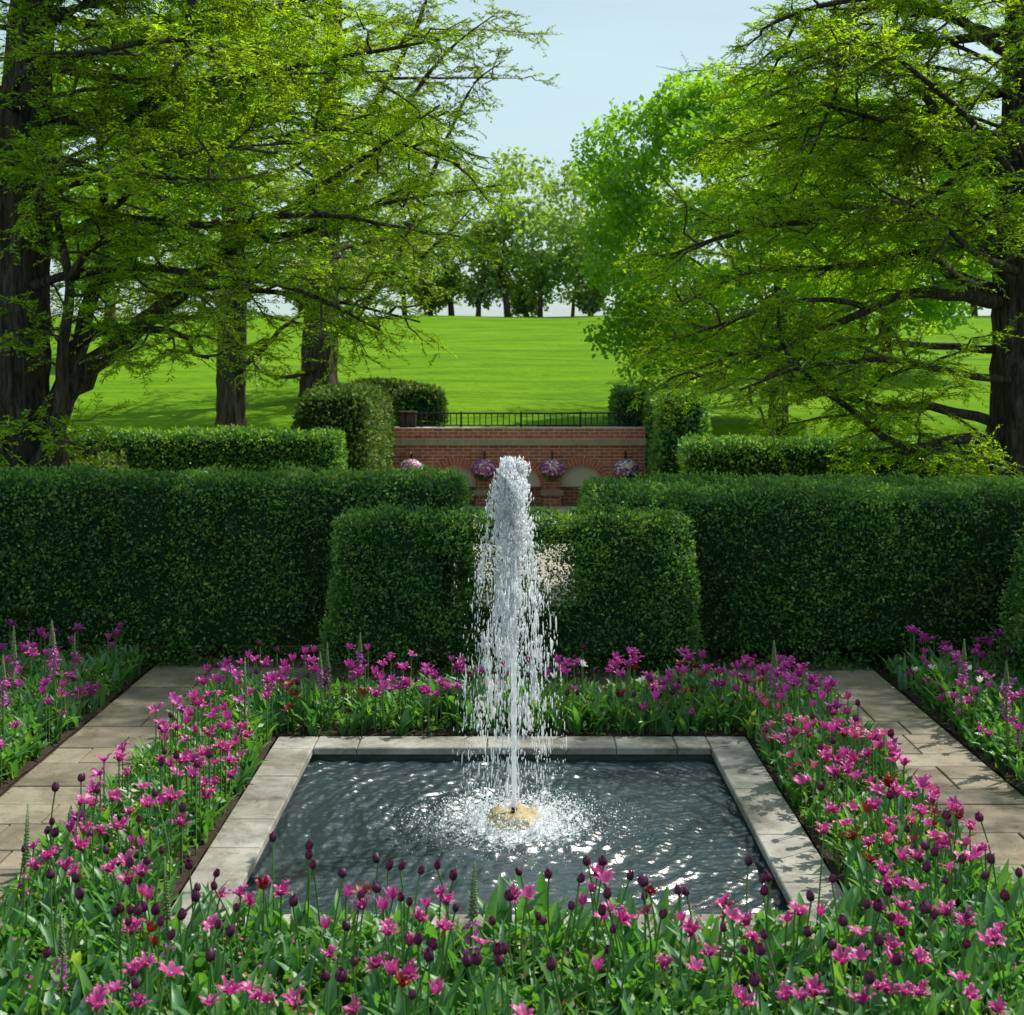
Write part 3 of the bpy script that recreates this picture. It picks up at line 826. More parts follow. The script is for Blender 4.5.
def feather_tree(name, label, trunk, limbs, leaf_mat, bark, sec_gap=.2, sec_len=(.5, 1.5), twig_gap=.040, twig_len=(.14, .50), K=20, ll=.052, lw=.015, dens=1.0, start=.27, droop=.12, group=None, flute=.09, tw=.0035, flat=.85, cat='tree', tint0=.5):
    origin = Vector((trunk[0][0][0], trunk[0][0][1], trunk[0][0][2]))
    root = thing(name, label, cat, origin, group)
    # trunk
    tp, tr = trunk
    n = 44
    sp = spline(tp, n)
    rad = list(np.interp(np.linspace(0, 1, n), np.linspace(0, 1, len(tr)), tr))
    g = Geo(); g.tube([p - origin for p in sp], [r_ * random.uniform(.95, 1.06) for r_ in rad], 64, flute=flute, ph=random.random() * 6)
    trunk_ob = g.build('trunk', bark, root, True)
    ls = tubes_from(limbs, 'limb', bark, trunk_ob, origin)
    ts, td, tl, tt = [], [], [], []
    gs = Geo()
    for pts, rad in ls:
        lens = [0]
        for i in range(len(pts) - 1): lens.append(lens[-1] + (pts[i + 1] - pts[i]).length)
        tot = lens[-1]
        s = tot * start; side = random.choice((-1, 1))
        while s < tot:
            k = max(i for i in range(len(lens)) if lens[i] <= s); k = min(k, len(pts) - 2)
            f = (s - lens[k]) / max(lens[k + 1] - lens[k], 1e-6)
            p = pts[k].lerp(pts[k + 1], f); d = (pts[k + 1] - pts[k]).normalized()
            lat = d.cross(Vector((0, 0, 1)))
            if lat.length < .2: lat = Vector((random.uniform(-1, 1), random.uniform(-1, 1), 0))
            lat.normalize()
            v = d * .45 + lat * side * random.uniform(.5, 1.1) + Vector((random.gauss(0, .35), random.gauss(0, .35), random.gauss(0, .42)))
            v.z = v.z * flat + random.uniform(-.02, .16)
            v.normalize()
            l = random.uniform(*sec_len) * (1 - .45 * s / tot)
            q = [p + v * l * t_ + Vector((0, 0, -droop * l * t_ * t_)) + Vector((random.gauss(0, .035), random.gauss(0, .035), random.gauss(0, .035))) * (1 if t_ else 0) for t_ in (0, .2, .4, .6, .8, 1)]
            gs.tube([x - origin for x in q], [.016, .0135, .011, .009, .006, .003] if l > .6 else [.01, .008, .007, .006, .004, .002], 5, cap=False)
            # twigs
            u = l * .1; sd = 1
            while u < l:
                t_ = u / l; kk = min(int(t_ * 5), 4); ff = t_ * 5 - kk
                pp = q[kk].lerp(q[kk + 1], ff); dd = (q[kk + 1] - q[kk]).normalized()
                la = dd.cross(Vector((0, 0, 1))).normalized()
                w = dd * .7 + la * sd * random.uniform(.4, 1) + Vector((random.gauss(0, .28), random.gauss(0, .28), random.gauss(0, .32)))
                w.normalize()
                if random.random() < dens:
                    ts.append(pp); td.append(w); tl.append(random.uniform(*twig_len) * (1 - .4 * t_)); tt.append(random.random())
                sd = -sd; u += twig_gap * random.uniform(.7, 1.3)
            side = -side; s += sec_gap * random.uniform(.7, 1.3)
    gs.build('branches', M['twig'], root, True)
    T = np.array([p[:] for p in ts]) - np.array(origin[:]); D = np.array([p[:] for p in td]); Lg = np.array(tl); tt = np.array(tt)
    # thin twig stalks: two crossed slivers each
    up = np.tile([0, 0, 1.0], (len(T), 1))
    Dd = D.copy(); Dd[:, 2] -= .12
    V1, F1 = leaf_quads(T, Dd, up, Lg, np.full(len(T), tw * 2), .0)
    V2, F2 = leaf_quads(T, Dd, np.cross(Dd, up), Lg, np.full(len(T), tw * 2), .0)
    link('twigs', np_mesh('twigs', np.concatenate([V1, V2]), np.concatenate([F1, F2 + len(V1)]), M['twig']), root)
    # feathery leaflets in two ranks along every twig
    n = len(T)
    t_ = np.tile(np.linspace(.08, 1, K), (n, 1)) + rng.uniform(-.02, .02, (n, K))
    sd = np.tile(np.where(np.arange(K) % 2, 1.0, -1.0), (n, 1))
    S = nrm(np.cross(D, up))
    P = T[:, None] + D[:, None] * (Lg[:, None] * t_)[..., None]
    P[..., 2] -= .12 * Lg[:, None] * t_ ** 2
    DD = D[:, None] * .62 + S[:, None] * sd[..., None] * .85 + rng.normal(0, .35, (n, K, 3))
    DD[..., 2] -= .12
    NN = up[:, None] + rng.normal(0, .7, (n, K, 3))
    LL = ll * (1.15 - .5 * np.abs(t_ - .45)) * rng.uniform(.7, 1.2, (n, K))
    V, Fx = leaf_quads(P.reshape(-1, 3), DD.reshape(-1, 3), NN.reshape(-1, 3), LL.ravel(), np.full(n * K, lw), .05)
    tint = np.clip(tint0 + (tt[:, None] - .5) * .6 + rng.normal(0, .14, (n, K)), 0, 1)
    link('foliage', np_mesh('foliage', V, Fx, leaf_mat, np.repeat(tint.ravel(), 4)), root)
    return root, len(V) // 4

def L(pix, Ys):
    """limb through picture points, each with its own distance"""
    if isinstance(Ys, (int, float)): Ys = [Ys] * len(pix)
    if len(Ys) == 2: Ys = list(np.linspace(Ys[0], Ys[1], len(pix)))
    return [at(u, v, y) for (u, v), y in zip(pix, Ys)]

def fan(center, zs, n, lens, az0, az1, rise=.15, r=.045):
    """limbs leaving a trunk at several heights, in directions az0..az1 (degrees, 0 = away from the camera, 90 = to +x)"""
    out = []
    for i in range(n):
        z = zs[0] + (zs[1] - zs[0]) * (i + random.random() * .6) / n
        az = R(random.uniform(az0, az1)); l = random.uniform(*lens)
        d = Vector((math.sin(az), math.cos(az), 0)); p0 = Vector((center[0], center[1], z))
        lat = Vector((d.y, -d.x, 0))
        w1, w2 = random.uniform(-.25, .25), random.uniform(-.4, .4)
        rs = random.uniform(rise - .12, rise + .15)
        out.append(([p0, p0 + d * l * .3 + lat * w1 * l * .3 + Vector((0, 0, rs * l * .5)), p0 + d * l * .65 + lat * w2 * l * .4 + Vector((0, 0, rs * l * .8)), p0 + d * l + lat * w2 * l * .5 + Vector((0, 0, rs * l * .7))], r * random.uniform(.55, 1.0), .007))
    return out

# --- big leaning multi-stem tree
Yl = 13.0
tr = ([at(2, 520, Yl), at(8, 430, Yl), at(14, 300, Yl), at(26, 120, Yl), at(36, -60, Yl), at(40, -300, Yl)], [.50, .37, .31, .24, .18, .08])
tr[0][0].z = -.05
limbs = [
    (L([(40, 475), (62, 405), (88, 372), (132, 330), (186, 288), (240, 240), (335, 178), (440, 105)], [13, 12.9, 12.8, 12.7, 12.6, 12.4, 12.2, 12]), .17, .009),
    (L([(60, 480), (52, 430), (66, 380), (92, 300), (104, 240), (100, 130), (120, 20)], [13.1, 13.1, 13.2, 13.3, 13.4, 13.5, 13.6]), .15, .015),
    (L([(28, 480), (58, 420), (64, 340), (69, 275), (54, 205), (62, 130), (90, 40)], [12.7, 12.6, 12.5, 12.5, 12.5, 12.4, 12.3]), .085, .009),
    (L([(69, 280), (84, 255), (118, 235), (170, 215)], [12.5, 12.4, 12.2, 12]), .05, .012),
    (L([(72, 345), (104, 330), (150, 330), (182, 332), (192, 352), (208, 358)], [12.9, 12.7, 12.4, 12.2, 12.1, 12]), .06, .012),
    (L([(20, 190), (110, 215), (200, 225), (320, 215), (440, 235)], [12.9, 12.4, 12, 11.7, 11.5]), .06, .01),
    (L([(30, 110), (120, 120), (175, 78), (190, 20), (200, -60)], [13, 12.8, 12.6, 12.5, 12.4]), .09, .03),
    (L([(30, 60), (160, 85), (240, 78), (330, 60), (440, 40)], [13, 12.6, 12.3, 12.1, 12]), .06, .012),
    (L([(30, 10), (140, 30), (260, 10), (400, -25)], [13.1, 13.2, 13.4, 13.6]), .06, .012),
    (L([(15, 290), (110, 268), (210, 275), (300, 290), (380, 330)], [12.9, 12.4, 11.9, 11.6, 11.4]), .05, .01),
    (L([(15, 240), (90, 225), (170, 165), (260, 140), (350, 130), (460, 165)], [13, 12.9, 12.9, 12.8, 12.8, 12.7]), .055, .01),
    (L([(240, 240), (300, 232), (380, 205), (470, 190)], [12.4, 12.5, 12.7, 13]), .045, .01),
    (L([(186, 288), (250, 290), (330, 300), (420, 322)], [12.6, 12.5, 12.4, 12.2]), .04, .008),
    (L([(20, 150), (60, 160), (130, 175), (230, 180)], [12.6, 11.8, 11.2, 10.8]), .05, .01),
    (L([(10, 90), (40, 60), (100, 50), (180, 40), (270, 55)], [12.6, 11.8, 11.1, 10.7, 10.5]), .05, .01),
    (L([(0, 430), (20, 425), (60, 440), (100, 452)], [12.5, 12.1, 11.8, 11.7]), .025, .008),
]
limbs += fan((-4.75, 13), (3.7, 7.0), 18, (2.2, 4.2), 50, 135)
limbs += fan((-4.75, 13), (4.2, 8.2), 7, (2.0, 3.4), 200, 360)
limbs += fan((-4.7, 13), (6.2, 9.0), 6, (1.4, 3.0), 20, 180) + fan((-4.72, 13), (3.9, 7.0), 8, (1.0, 2.2), 135, 205)
_, c1 = feather_tree('leaning_tree', 'broad dark multi-stemmed tree with one thick limb leaning over the hedge', tr, limbs, M['cyp'], M['bark'], sec_gap=.15)

# --- straight tree whose trunk stands at the picture edge
Yr = 14.0
tr = ([at(1026, 560, Yr), at(1026, 470, Yr), at(1027, 330, Yr), at(1027, 150, Yr), at(1030, -60, Yr), at(1030, -500, Yr)], [.47, .38, .33, .27, .22, .06])
tr[0][0].z = -.05
limbs = [
    (L([(1015, 160), (985, 148), (950, 128), (925, 96), (900, 70), (862, 45)], [14, 13.8, 13.6, 13.5, 13.4, 13.3]), .095, .015),
    (L([(1010, 215), (1000, 180), (980, 162), (955, 168), (925, 140), (880, 120), (800, 100)], [14, 13.7, 13.5, 13.4, 13.3, 13.3, 13.2]), .085, .012),
    (L([(1010, 302), (960, 296), (915, 292), (870, 308), (818, 332), (765, 355), (690, 380)], [14, 13.7, 13.4, 13.2, 13, 12.9, 12.8]), .085, .01),
    (L([(1008, 300), (960, 285), (938, 262), (905, 245), (880, 205), (862, 175), (830, 140)], [14, 14.2, 14.4, 14.5, 14.6, 14.7, 14.8]), .09, .015),
    (L([(1005, 425), (960, 412), (920, 405), (880, 408), (830, 390), (800, 372), (780, 340), (778, 315)], [14, 13.6, 13.2, 13, 12.8, 12.7, 12.6, 12.6]), .06, .012),
    (L([(1008, 440), (960, 440), (905, 448), (850, 410), (815, 382), (785, 350)], [14, 13.4, 12.9, 12.6, 12.4, 12.2]), .07, .012),
    (L([(1005, 470), (985, 478), (972, 470), (958, 445)], [13.7, 13.5, 13.4, 13.3]), .05, .012),
    (L([(1015, 60), (960, 20), (890, -2), (850, 0), (800, 12), (760, 30)], [14, 13.8, 13.6, 13.4, 13.3, 13.2]), .07, .012),
    (L([(1012, 130), (940, 190), (860, 215), (770, 225), (710, 240), (670, 255)], [14, 13.6, 13.2, 13, 12.8, 12.7]), .06, .01),
    (L([(1012, 240), (930, 250), (860, 265), (760, 270), (710, 290), (665, 315)], [14, 14.2, 14.3, 14.4, 14.4, 14.4]), .06, .01),
    (L([(1012, 350), (930, 345), (840, 340), (750, 350), (690, 372)], [14, 14.3, 14.5, 14.6, 14.7]), .05, .01),
    (L([(1012, 380), (950, 372), (890, 360), (800, 368), (740, 390)], [13.8, 13.1, 12.5, 12.1, 11.9]), .045, .01),
    (L([(1012, 90), (920, 110), (840, 105), (760, 130), (700, 150)], [14, 14.2, 14.4, 14.5, 14.6]), .055, .01),
    (L([(1012, 30), (900, 50), (850, 55), (800, 70), (760, 100)], [14, 13.4, 13, 12.8, 12.6]), .055, .01),
    (L([(1015, 270), (980, 255), (930, 215), (880, 190)], [13.6, 12.8, 12.2, 11.9]), .05, .01),
    (L([(1015, 180), (970, 120), (900, 60), (840, 30)], [13.6, 12.7, 12.1, 11.8]), .05, .01),
    (L([(870, 308), (830, 300), (780, 305), (720, 325), (660, 345)], [13.2, 13.1, 12.9, 12.8, 12.7]), .035, .008),
    (L([(850, 55), (828, 110), (806, 165), (790, 200)], [13.0, 13.0, 13.0, 12.9]), .022, .006),
    (L([(800, 12), (778, 60), (756, 110)], [13.3, 13.2, 13.1]), .022, .006),
]
limbs += fan((5.35, 14), (3.8, 9.0), 11, (2.8, 4.6), 92, 152)  # out-of-view limbs added to shade the outer bed and path
limbs += fan((5.35, 14), (3.0, 4.8), 8, (2.0, 3.4), 240, 310) + fan((5.35, 14), (4.6, 6.8), 7, (1.6, 2.8), 240, 310)
limbs += fan((5.35, 14), (7.4, 10.8), 9, (2.8, 4.6), 242, 305)  # high limbs above the view, added to cast shade on the far path
limbs += fan((5.35, 14), (3.2, 5.6), 3, (2.0, 3.2), 195, 225)
_, c2 = feather_tree('straight_tree', 'tall feathery tree with a straight trunk at the picture edge and drooping fan branches', tr, limbs, M['cyp'], M['bark'], sec_gap=.15)

# --- two straight trunks on the lawn
b2 = at(231, 440, 24); b2.z = gz(0, 24) - .1
tr = ([b2, b2 + Vector((0, 0, 1.2)), b2 + Vector((.05, 0, 4)), b2 + Vector((.1, 0, 9))], [.30, .26, .22, .08])
limbs = fan((b2.x, b2.y), (3.0, 9.0), 20, (2.2, 4.2), 0, 360, .2, .06)
limbs.append((L([(236, 372), (262, 350), (290, 322), (330, 300)], 23.8), .07, .02))
feather_tree('lawn_tree', 'straight-trunked tree on the lawn above the low boxwood hedge', tr, limbs, M['cyp_far'], M['bark_pale'], sec_gap=.2, twig_gap=.10, twig_len=(.3, .65), K=16, ll=.09, lw=.034, tw=.006, dens=.9, group='trees on the lawn')
b3 = at(319, 395, 30); b3.z = gz(0, 30) - .1
tr = ([b3, b3 + Vector((0, 0, 1.0)), b3 + Vector((.1, 0, 4)), b3 + Vector((.3, 0, 8)), b3 + Vector((.4, 0, 13))], [.47, .40, .32, .22, .06])
limbs = fan((b3.x, b3.y), (3.0, 11.5), 20, (2.8, 5.2), 0, 360, .2, .08)
limbs.append((L([(322, 345), (360, 310), (400, 250), (430, 180), (470, 90), (505, 60)], [30, 29.8, 29.6, 29.5, 29.5, 29.5]), .13, .009))
limbs.append((L([(322, 365), (300, 375), (275, 378), (256, 368), (252, 355)], 29.6), .07, .02))
limbs.append((L([(325, 250), (380, 150), (440, 60), (500, 10)], [30, 29.5, 29, 29]), .12, .009))
limbs.append((L([(325, 290), (400, 270), (440, 240), (480, 200)], [30, 29, 28, 27.5]), .08, .008))
limbs.append((L([(325, 180), (400, 60), (440, -20), (490, -40)], [30, 30, 30, 30]), .1, .009))
feather_tree('lawn_tree', 'thick-trunked tree on the lawn beside the ivy hedge, one limb reaching toward the sky gap', tr, limbs, M['sparse'], M['bark_pale'], sec_gap=.24, twig_gap=.13, twig_len=(.35, .8), K=14, ll=.11, lw=.045, tw=.007, dens=.8, group='trees on the lawn', droop=.1, flat=.8)
b4 = at(832, 350, 31); b4.z = gz(0, 31) - .1
tr = ([b4, b4 + Vector((0, 0, 3)), b4 + Vector((0, 0, 7)), b4 + Vector((.2, 0, 11.5))], [.3, .24, .16, .04])
limbs = fan((b4.x, b4.y), (5.4, 10.2), 12, (2.2, 3.6), 0, 360, .35, .07) + fan((b4.x, b4.y), (6.8, 9.0), 4, (2.8, 3.5), 262, 282, .3, .06)
feather_tree('sparse_tree', 'thin grey twiggy treetop showing above the round leafy tree', tr, limbs, M['sparse'], M['bark'], sec_gap=.3, twig_gap=.14, twig_len=(.4, .9), K=12, ll=.09, lw=.03, tw=.008, dens=.6, droop=.05, flat=1.0, cat='tree')

def leafy_tree(name, label, base, trunk_h, trunk_r, clumps, leaf, mat, bark, per, group=None, cat='tree', spread=.8, tint_amp=.5, lean=0.0, nlimb=9):
    root = thing(name, label, cat, base, group)
    g = Geo()
    top = Vector((lean, 0, trunk_h))
    g.tube([Vector((0, 0, -.1)), Vector((lean * .2, 0, trunk_h * .4)), top, top + Vector((lean * .5, 0, trunk_h * .5))], [trunk_r * 1.25, trunk_r, trunk_r * .8, trunk_r * .4], 12, flute=.05)
    trunk_ob = g.build('trunk', bark, root, True)
    Ps, Ts = [], []
    nl = 0
    for (c, r) in sorted(clumps, key=lambda q: random.random()):
        c = Vector(c)
        s = Vector((lean * .5, 0, trunk_h * random.uniform(.6, 1.35)))
        mid = s.lerp(c, .5) + Vector((random.gauss(0, .2), random.gauss(0, .2), random.uniform(-.3, .1) * r))
        rr_ = trunk_r * random.uniform(.16, .34)
        sp = spline([s, mid, c - (c - s) * .12], 8)
        if nl < nlimb:
            g = Geo(); g.tube(sp, list(np.linspace(rr_, rr_ * .2, 8)), 6); g.build('limb', bark, trunk_ob, True); nl += 1
        n = int(per * r * r)
        D = rand_unit(n)
        rad = r * rng.uniform(.25, 1, n) ** .6
        P = D * rad[:, None] * np.array([1, 1, .72]) + np.array(c[:])
        P = P + .25 * r * np.stack([wob(P, 1.7 / r, i) for i in range(3)], axis=1)
        Ps.append(P); Ts.append(np.clip(.5 + random.uniform(-.5, .5) * tint_amp + rng.normal(0, .16, n), 0, 1))
    P = np.concatenate(Ps); t = np.concatenate(Ts); n = len(P)
    D = rng.normal(0, 1, (n, 3)); D[:, 2] -= .35
    Nn = rng.normal(0, .6, (n, 3)) + np.array([0, 0, .8])
    Ls = rng.uniform(leaf * .7, leaf * 1.25, n)
    V, Fx = leaf_quads(P, D, Nn, Ls, Ls * rng.uniform(.6, .85, n), .1)
    link('crown', np_mesh('crown', V, Fx, mat, np.repeat(t, 4)), root)
    return root

# --- round leafy tree behind the straight tree
mb = Vector((5.15, 26, gz(0, 26)))
cl = []
for k in range(190):
    d = Vector((random.gauss(0, 1), random.gauss(0, 1), random.gauss(0, 1))).normalized()
    rr_ = random.uniform(.55, 1) ** .5
    p = Vector((d.x * 3.1 * rr_ - .7, d.y * 2.6 * rr_, 4.0 + d.z * 3.1 * rr_))
    if p.z < 1.0 + .35 * abs(p.x + .6) * 0: p.z = random.uniform(.9, 2)
    cl.append((p, random.uniform(.38, .72)))
for (u, v) in ((600, 235), (592, 275), (612, 310), (598, 335), (620, 200), (640, 165), (660, 130), (690, 100), (730, 85), (640, 350), (625, 372), (650, 385)):
    p = at(u + 12, v, 25.6) - mb
    cl.append((p, random.uniform(.4, .6)))
leafy_tree('leafy_tree', 'bright green round-crowned broadleaf tree at the edge of the open lawn', mb, 2.2, .17, cl, .115, M['maple'], M['bark'], 900, nlimb=14)

for (u, Yt, zc, rx, rz, lab) in ((885, 36, 5.6, 3.4, 3.4, 'broad leafy tree filling the background behind the drooping branches'), (110, 40, 7.2, 4.2, 3.2, 'broad leafy tree seen behind the stems of the leaning tree')):
    bb = Vector(((u - 512) * Yt / F, Yt, gz(0, Yt) - .05)); cl = []
    for k in range(120):
        d = Vector((random.gauss(0, 1), random.gauss(0, 1), random.gauss(0, 1))).normalized() * random.uniform(.35, 1) ** .5
        cl.append((Vector((d.x * rx, d.y * rx * .8, zc - 1.2 + d.z * rz)), random.uniform(.5, .85)))
    leafy_tree('leafy_tree', lab, bb, 2.4, .18, cl, .17, M['maple'], M['bark'], 420, nlimb=10)

# --- trees along the top of the hill
for (u, hgt, w, lab) in ((352, 8.5, 3.2, 'hilltop tree mostly hidden by the leaning tree'), (405, 9.2, 3.0, 'hilltop tree at the leaning-tree end of the open row'),
                         (452, 9.6, 2.6, 'hilltop tree with low dark trunk just left of the forked one'), (508, 10.0, 2.9, 'hilltop tree with dark forked trunk in the middle of the sky gap'),
                         (540, 8.0, 2.3, 'short hilltop tree just right of the forked one'), (572, 10.2, 2.6, 'hilltop tree at the round-crowned-tree end of the open row'),
                         (640, 10.2, 3.4, 'hilltop tree mostly hidden by the round-crowned tree'), (478, 6.5, 2.0, 'small bushy hilltop tree between two taller ones'),
                         (90, 9, 4.0, 'hilltop tree seen through the crown of the leaning tree, nearest the picture edge'), (165, 8, 3.8, 'hilltop tree seen through the leaning tree above its thick limb'),
                         (235, 9, 4.0, 'hilltop tree behind the slimmer of the two lawn trunks'), (300, 8.5, 3.8, 'hilltop tree behind the thicker of the two lawn trunks'),
                         (430, 5.0, 2.2, 'low bushy hilltop tree at the leaning-tree end of the row'), (527, 4.6, 2.0, 'low bushy hilltop tree right of the forked one'), (590, 5.5, 2.4, 'low bushy hilltop tree beside the round-crowned tree'),
                         (720, 9, 4.0, 'hilltop tree showing through the round-crowned tree'), (810, 8.5, 4.0, 'hilltop tree behind the drooping fan branches'), (900, 9, 4.0, 'hilltop tree glimpsed between drooping branches near the straight trunk'), (975, 8, 3.8, 'hilltop tree right next to the straight trunk')):
    Yt = 82 + random.uniform(0, 6)
    base = Vector(((u - 512) * Yt / F, Yt, gz(0, Yt) - .1))
    cl = []
    for k in range(int(38 * w / 2.5)):
        a = random.uniform(0, 6.28); q_ = random.random() ** .6
        z = random.uniform(.17, .98)
        wr = w * math.sin(math.pi * min(1, (1.08 - z) / .9 + .12)) ** .7
        cl.append((Vector((math.cos(a) * wr * 1.3 * q_, math.sin(a) * wr * 1.3 * q_, hgt * z)), random.uniform(.6, 1.25)))
    leafy_tree('hilltop_tree', lab, base, hgt * .36, random.uniform(.11, .19), cl, .32, M['far'], M['bark'], 80, 'trees along the hilltop', lean=random.uniform(-.9, .9))

# ------------------------------------------------------------------ flower beds
def in_bed(x, y):
    for nm, (x0, x1, y0, y1) in BEDS.items():
        if x0 + .02 < x < x1 - .02 and y0 + .02 < y < y1 - .03: return nm
    return None

def blade_arrays(B, az, th0, kap, Ln, Wd, seg=5, twist=None):
    """strap leaves: three points across, seg+1 along; returns verts, quads"""
    n = len(B)
    t = np.linspace(0, 1, seg + 1)
    th = th0[:, None] + kap[:, None] * t[None] ** 1.3
    ds = Ln[:, None] / seg
    dirh = np.stack([np.cos(az), np.sin(az), np.zeros(n)], axis=1); side = np.stack([-np.sin(az), np.cos(az), np.zeros(n)], axis=1)
    pos = np.zeros((n, seg + 1, 3)); pos[:, 0] = B
    for i in range(seg):
        pos[:, i + 1] = pos[:, i] + (dirh * np.sin(th[:, i])[:, None] + np.array([0, 0, 1.0]) * np.cos(th[:, i])[:, None]) * ds
    prof = np.interp(t, [0, .15, .4, .65, .85, 1], [.55, .8, 1, .85, .5, .03])
    w = Wd[:, None] * prof[None] * .5
    nor = dirh[:, None] * (-np.cos(th))[..., None] + np.array([0, 0, 1.0]) * np.sin(th)[..., None]
    wave = (rng.normal(0, .12, (n, seg + 1, 1)) * w[..., None])
    Lf = pos + side[:, None] * w[..., None] + nor * (w * .45)[..., None] + nor * wave
    Rt = pos - side[:, None] * w[..., None] + nor * (w * .45)[..., None] - nor * wave
    V = np.stack([Lf, pos, Rt], axis=2).reshape(n, -1, 3)
    f = []
    for i in range(seg):
        a = i * 3
        f += [(a, a + 1, a + 4, a + 3), (a + 1, a + 2, a + 5, a + 4)]
    f = np.array(f)
    Fx = f[None] + (np.arange(n) * (seg + 1) * 3)[:, None, None]
    return V.reshape(-1, 3), Fx.reshape(-1, 4), (seg + 1) * 3

bed_names = {'front': 'the bed in front of the pool', 'left': 'the strip between sunlit path and pool', 'right': 'the strip between dappled path and pool',
             'back': 'the bed behind the pool', 'outer_left': 'the outer bed below the leaning tree', 'outer_right': 'the shaded outer bed under the straight tree'}
def edge_scale(x, y, b):
    x0, x1, y0, y1 = b
    e = np.minimum(np.minimum(x - x0, x1 - x), np.minimum(y - y0, y1 - y))
    return np.clip(.72 + e / .2 * .28, .72, 1)
for nm, b in BEDS.items():
    x0, x1, y0, y1 = b
    ylo = max(y0, 3.6)
    if nm.startswith('outer'): ylo = 5.6
    area = (x1 - x0) * (y1 - ylo)
    n = int(area * 120)
    px = rng.uniform(x0 + .012, x1 - .012, n); py = rng.uniform(ylo, y1 - .04, n)
    k = 4
    B = np.repeat(np.stack([px, py, np.full(n, .02)], axis=1), k, axis=0) + np.concatenate([rng.normal(0, .012, (n * k, 2)), np.zeros((n * k, 1))], axis=1)
    m = n * k
    es = np.repeat(edge_scale(px, py, b), k)
    if nm == 'front': es = np.maximum(es, .95)
    hs = np.repeat(.85 + .22 * wob(np.stack([px, py, px * 0], axis=1), 2.6, .9), k)
    V, Fx, pv = blade_arrays(B, rng.uniform(0, 2 * np.pi, m), rng.uniform(.05, .55, m), rng.uniform(.2, 1.3, m), rng.uniform(.17, .34, m) * es * hs, rng.uniform(.026, .060, m))
    t = np.clip(np.repeat(.42 + .2 * wob(np.stack([px, py, px * 0], axis=1), 3.3, .2), k) + rng.normal(0, .2, m), 0, 1)
    o = link('tulip_foliage', np_mesh('tulip_foliage', V, Fx, M['tleaf'], np.repeat(t, pv), smooth=True))
    tag(o, 'mass of green strap leaves filling ' + bed_names[nm], 'foliage', kind='stuff')
    # small leafy filler between them
    n = int(area * 1700)
    P = np.stack([rng.uniform(x0 + .02, x1 - .02, n), rng.uniform(ylo, y1 - .03, n), rng.uniform(.03, .19, n)], axis=1)
    P[:, 2] *= edge_scale(P[:, 0], P[:, 1], b) * (1 + .35 * wob(P * np.array([1, 1, 0]), 4.1, .6))
    Ls = rng.uniform(.025, .065, n)
    V, Fx = leaf_quads(P, rng.normal(0, 1, (n, 3)) + np.array([0, 0, .5]), rng.normal(0, .6, (n, 3)) + np.array([0, 0, .8]), Ls, Ls * rng.uniform(.28, .5, n), .12)
    o = link('undergrowth', np_mesh('undergrowth', V, Fx, M['filler'], np.repeat(np.clip(.5 + .3 * wob(P, 5, .1) + rng.normal(0, .18, n), 0, 1), 4)))
    tag(o, 'small-leaved green filler plants under the tulips in ' + bed_names[nm], 'undergrowth', kind='stuff')
    # tiny pale pink blossoms of the filler, in drifts
    n = int(area * 260)
    P = np.stack([rng.uniform(x0 + .05, x1 - .05, n), rng.uniform(ylo, y1 - .05, n), rng.uniform(.15, .27, n)], axis=1)
    P = P[(wob(P * np.array([1, 1, 0]), 4.4, 1.9) > .22)]
    P[:, 2] *= edge_scale(P[:, 0], P[:, 1], b)
    n = len(P)
    D = rand_unit(n)
    V, Fx = leaf_quads(P, np.cross(D, rng.normal(0, 1, (n, 3))), D + np.array([0, -.3, .8]), rng.uniform(.009, .018, n), rng.uniform(.009, .016, n), 0)
    o = link('small_blossoms', np_mesh('small_blossoms', V, Fx, [M['varieg'], M['magenta']], np.repeat(rng.random(n), 4), (rng.random(n) < .5).astype(int)))
    tag(o, 'scattered tiny pink blossoms between the leaves in ' + bed_names[nm], 'blossoms', kind='stuff')

# --- bloom templates (unit metres, base at origin)
def petal(rz, w, az, frill=0.0, cup=.35, seed=0, twist=0.0):
    rs = random.Random(seed)
    rows, cols = len(rz), 5
    vs, ts = [], []
    for i, (r, z) in enumerate(rz):
        t = i / (rows - 1)
        ww = w * (.25, .7, 1.0, .95, .62, .12)[i] if rows == 6 else w
        for j in range(cols):
            s = (j / (cols - 1) - .5) * 2
            y = s * ww * .5
            x = r - cup * abs(s) ** 2 * ww * .35 * (1 if z > 0 else 0)
            zz = z + frill * rs.uniform(-1, 1) * t * abs(s) + frill * .6 * rs.uniform(-1, 1) * t
            x += frill * rs.uniform(-1, 1) * t * .8
            ca, sa = math.cos(az + twist * t), math.sin(az + twist * t)
            vs.append((x * ca - y * sa, x * sa + y * ca, zz)); ts.append(min(1, max(0, .30 + .5 * t * abs(s) + .3 * (t - .5) + rs.uniform(-.25, .25))))
    fs = [(i * cols + j, i * cols + j + 1, (i + 1) * cols + j + 1, (i + 1) * cols + j) for i in range(rows - 1) for j in range(cols - 1)]
    return vs, fs, ts
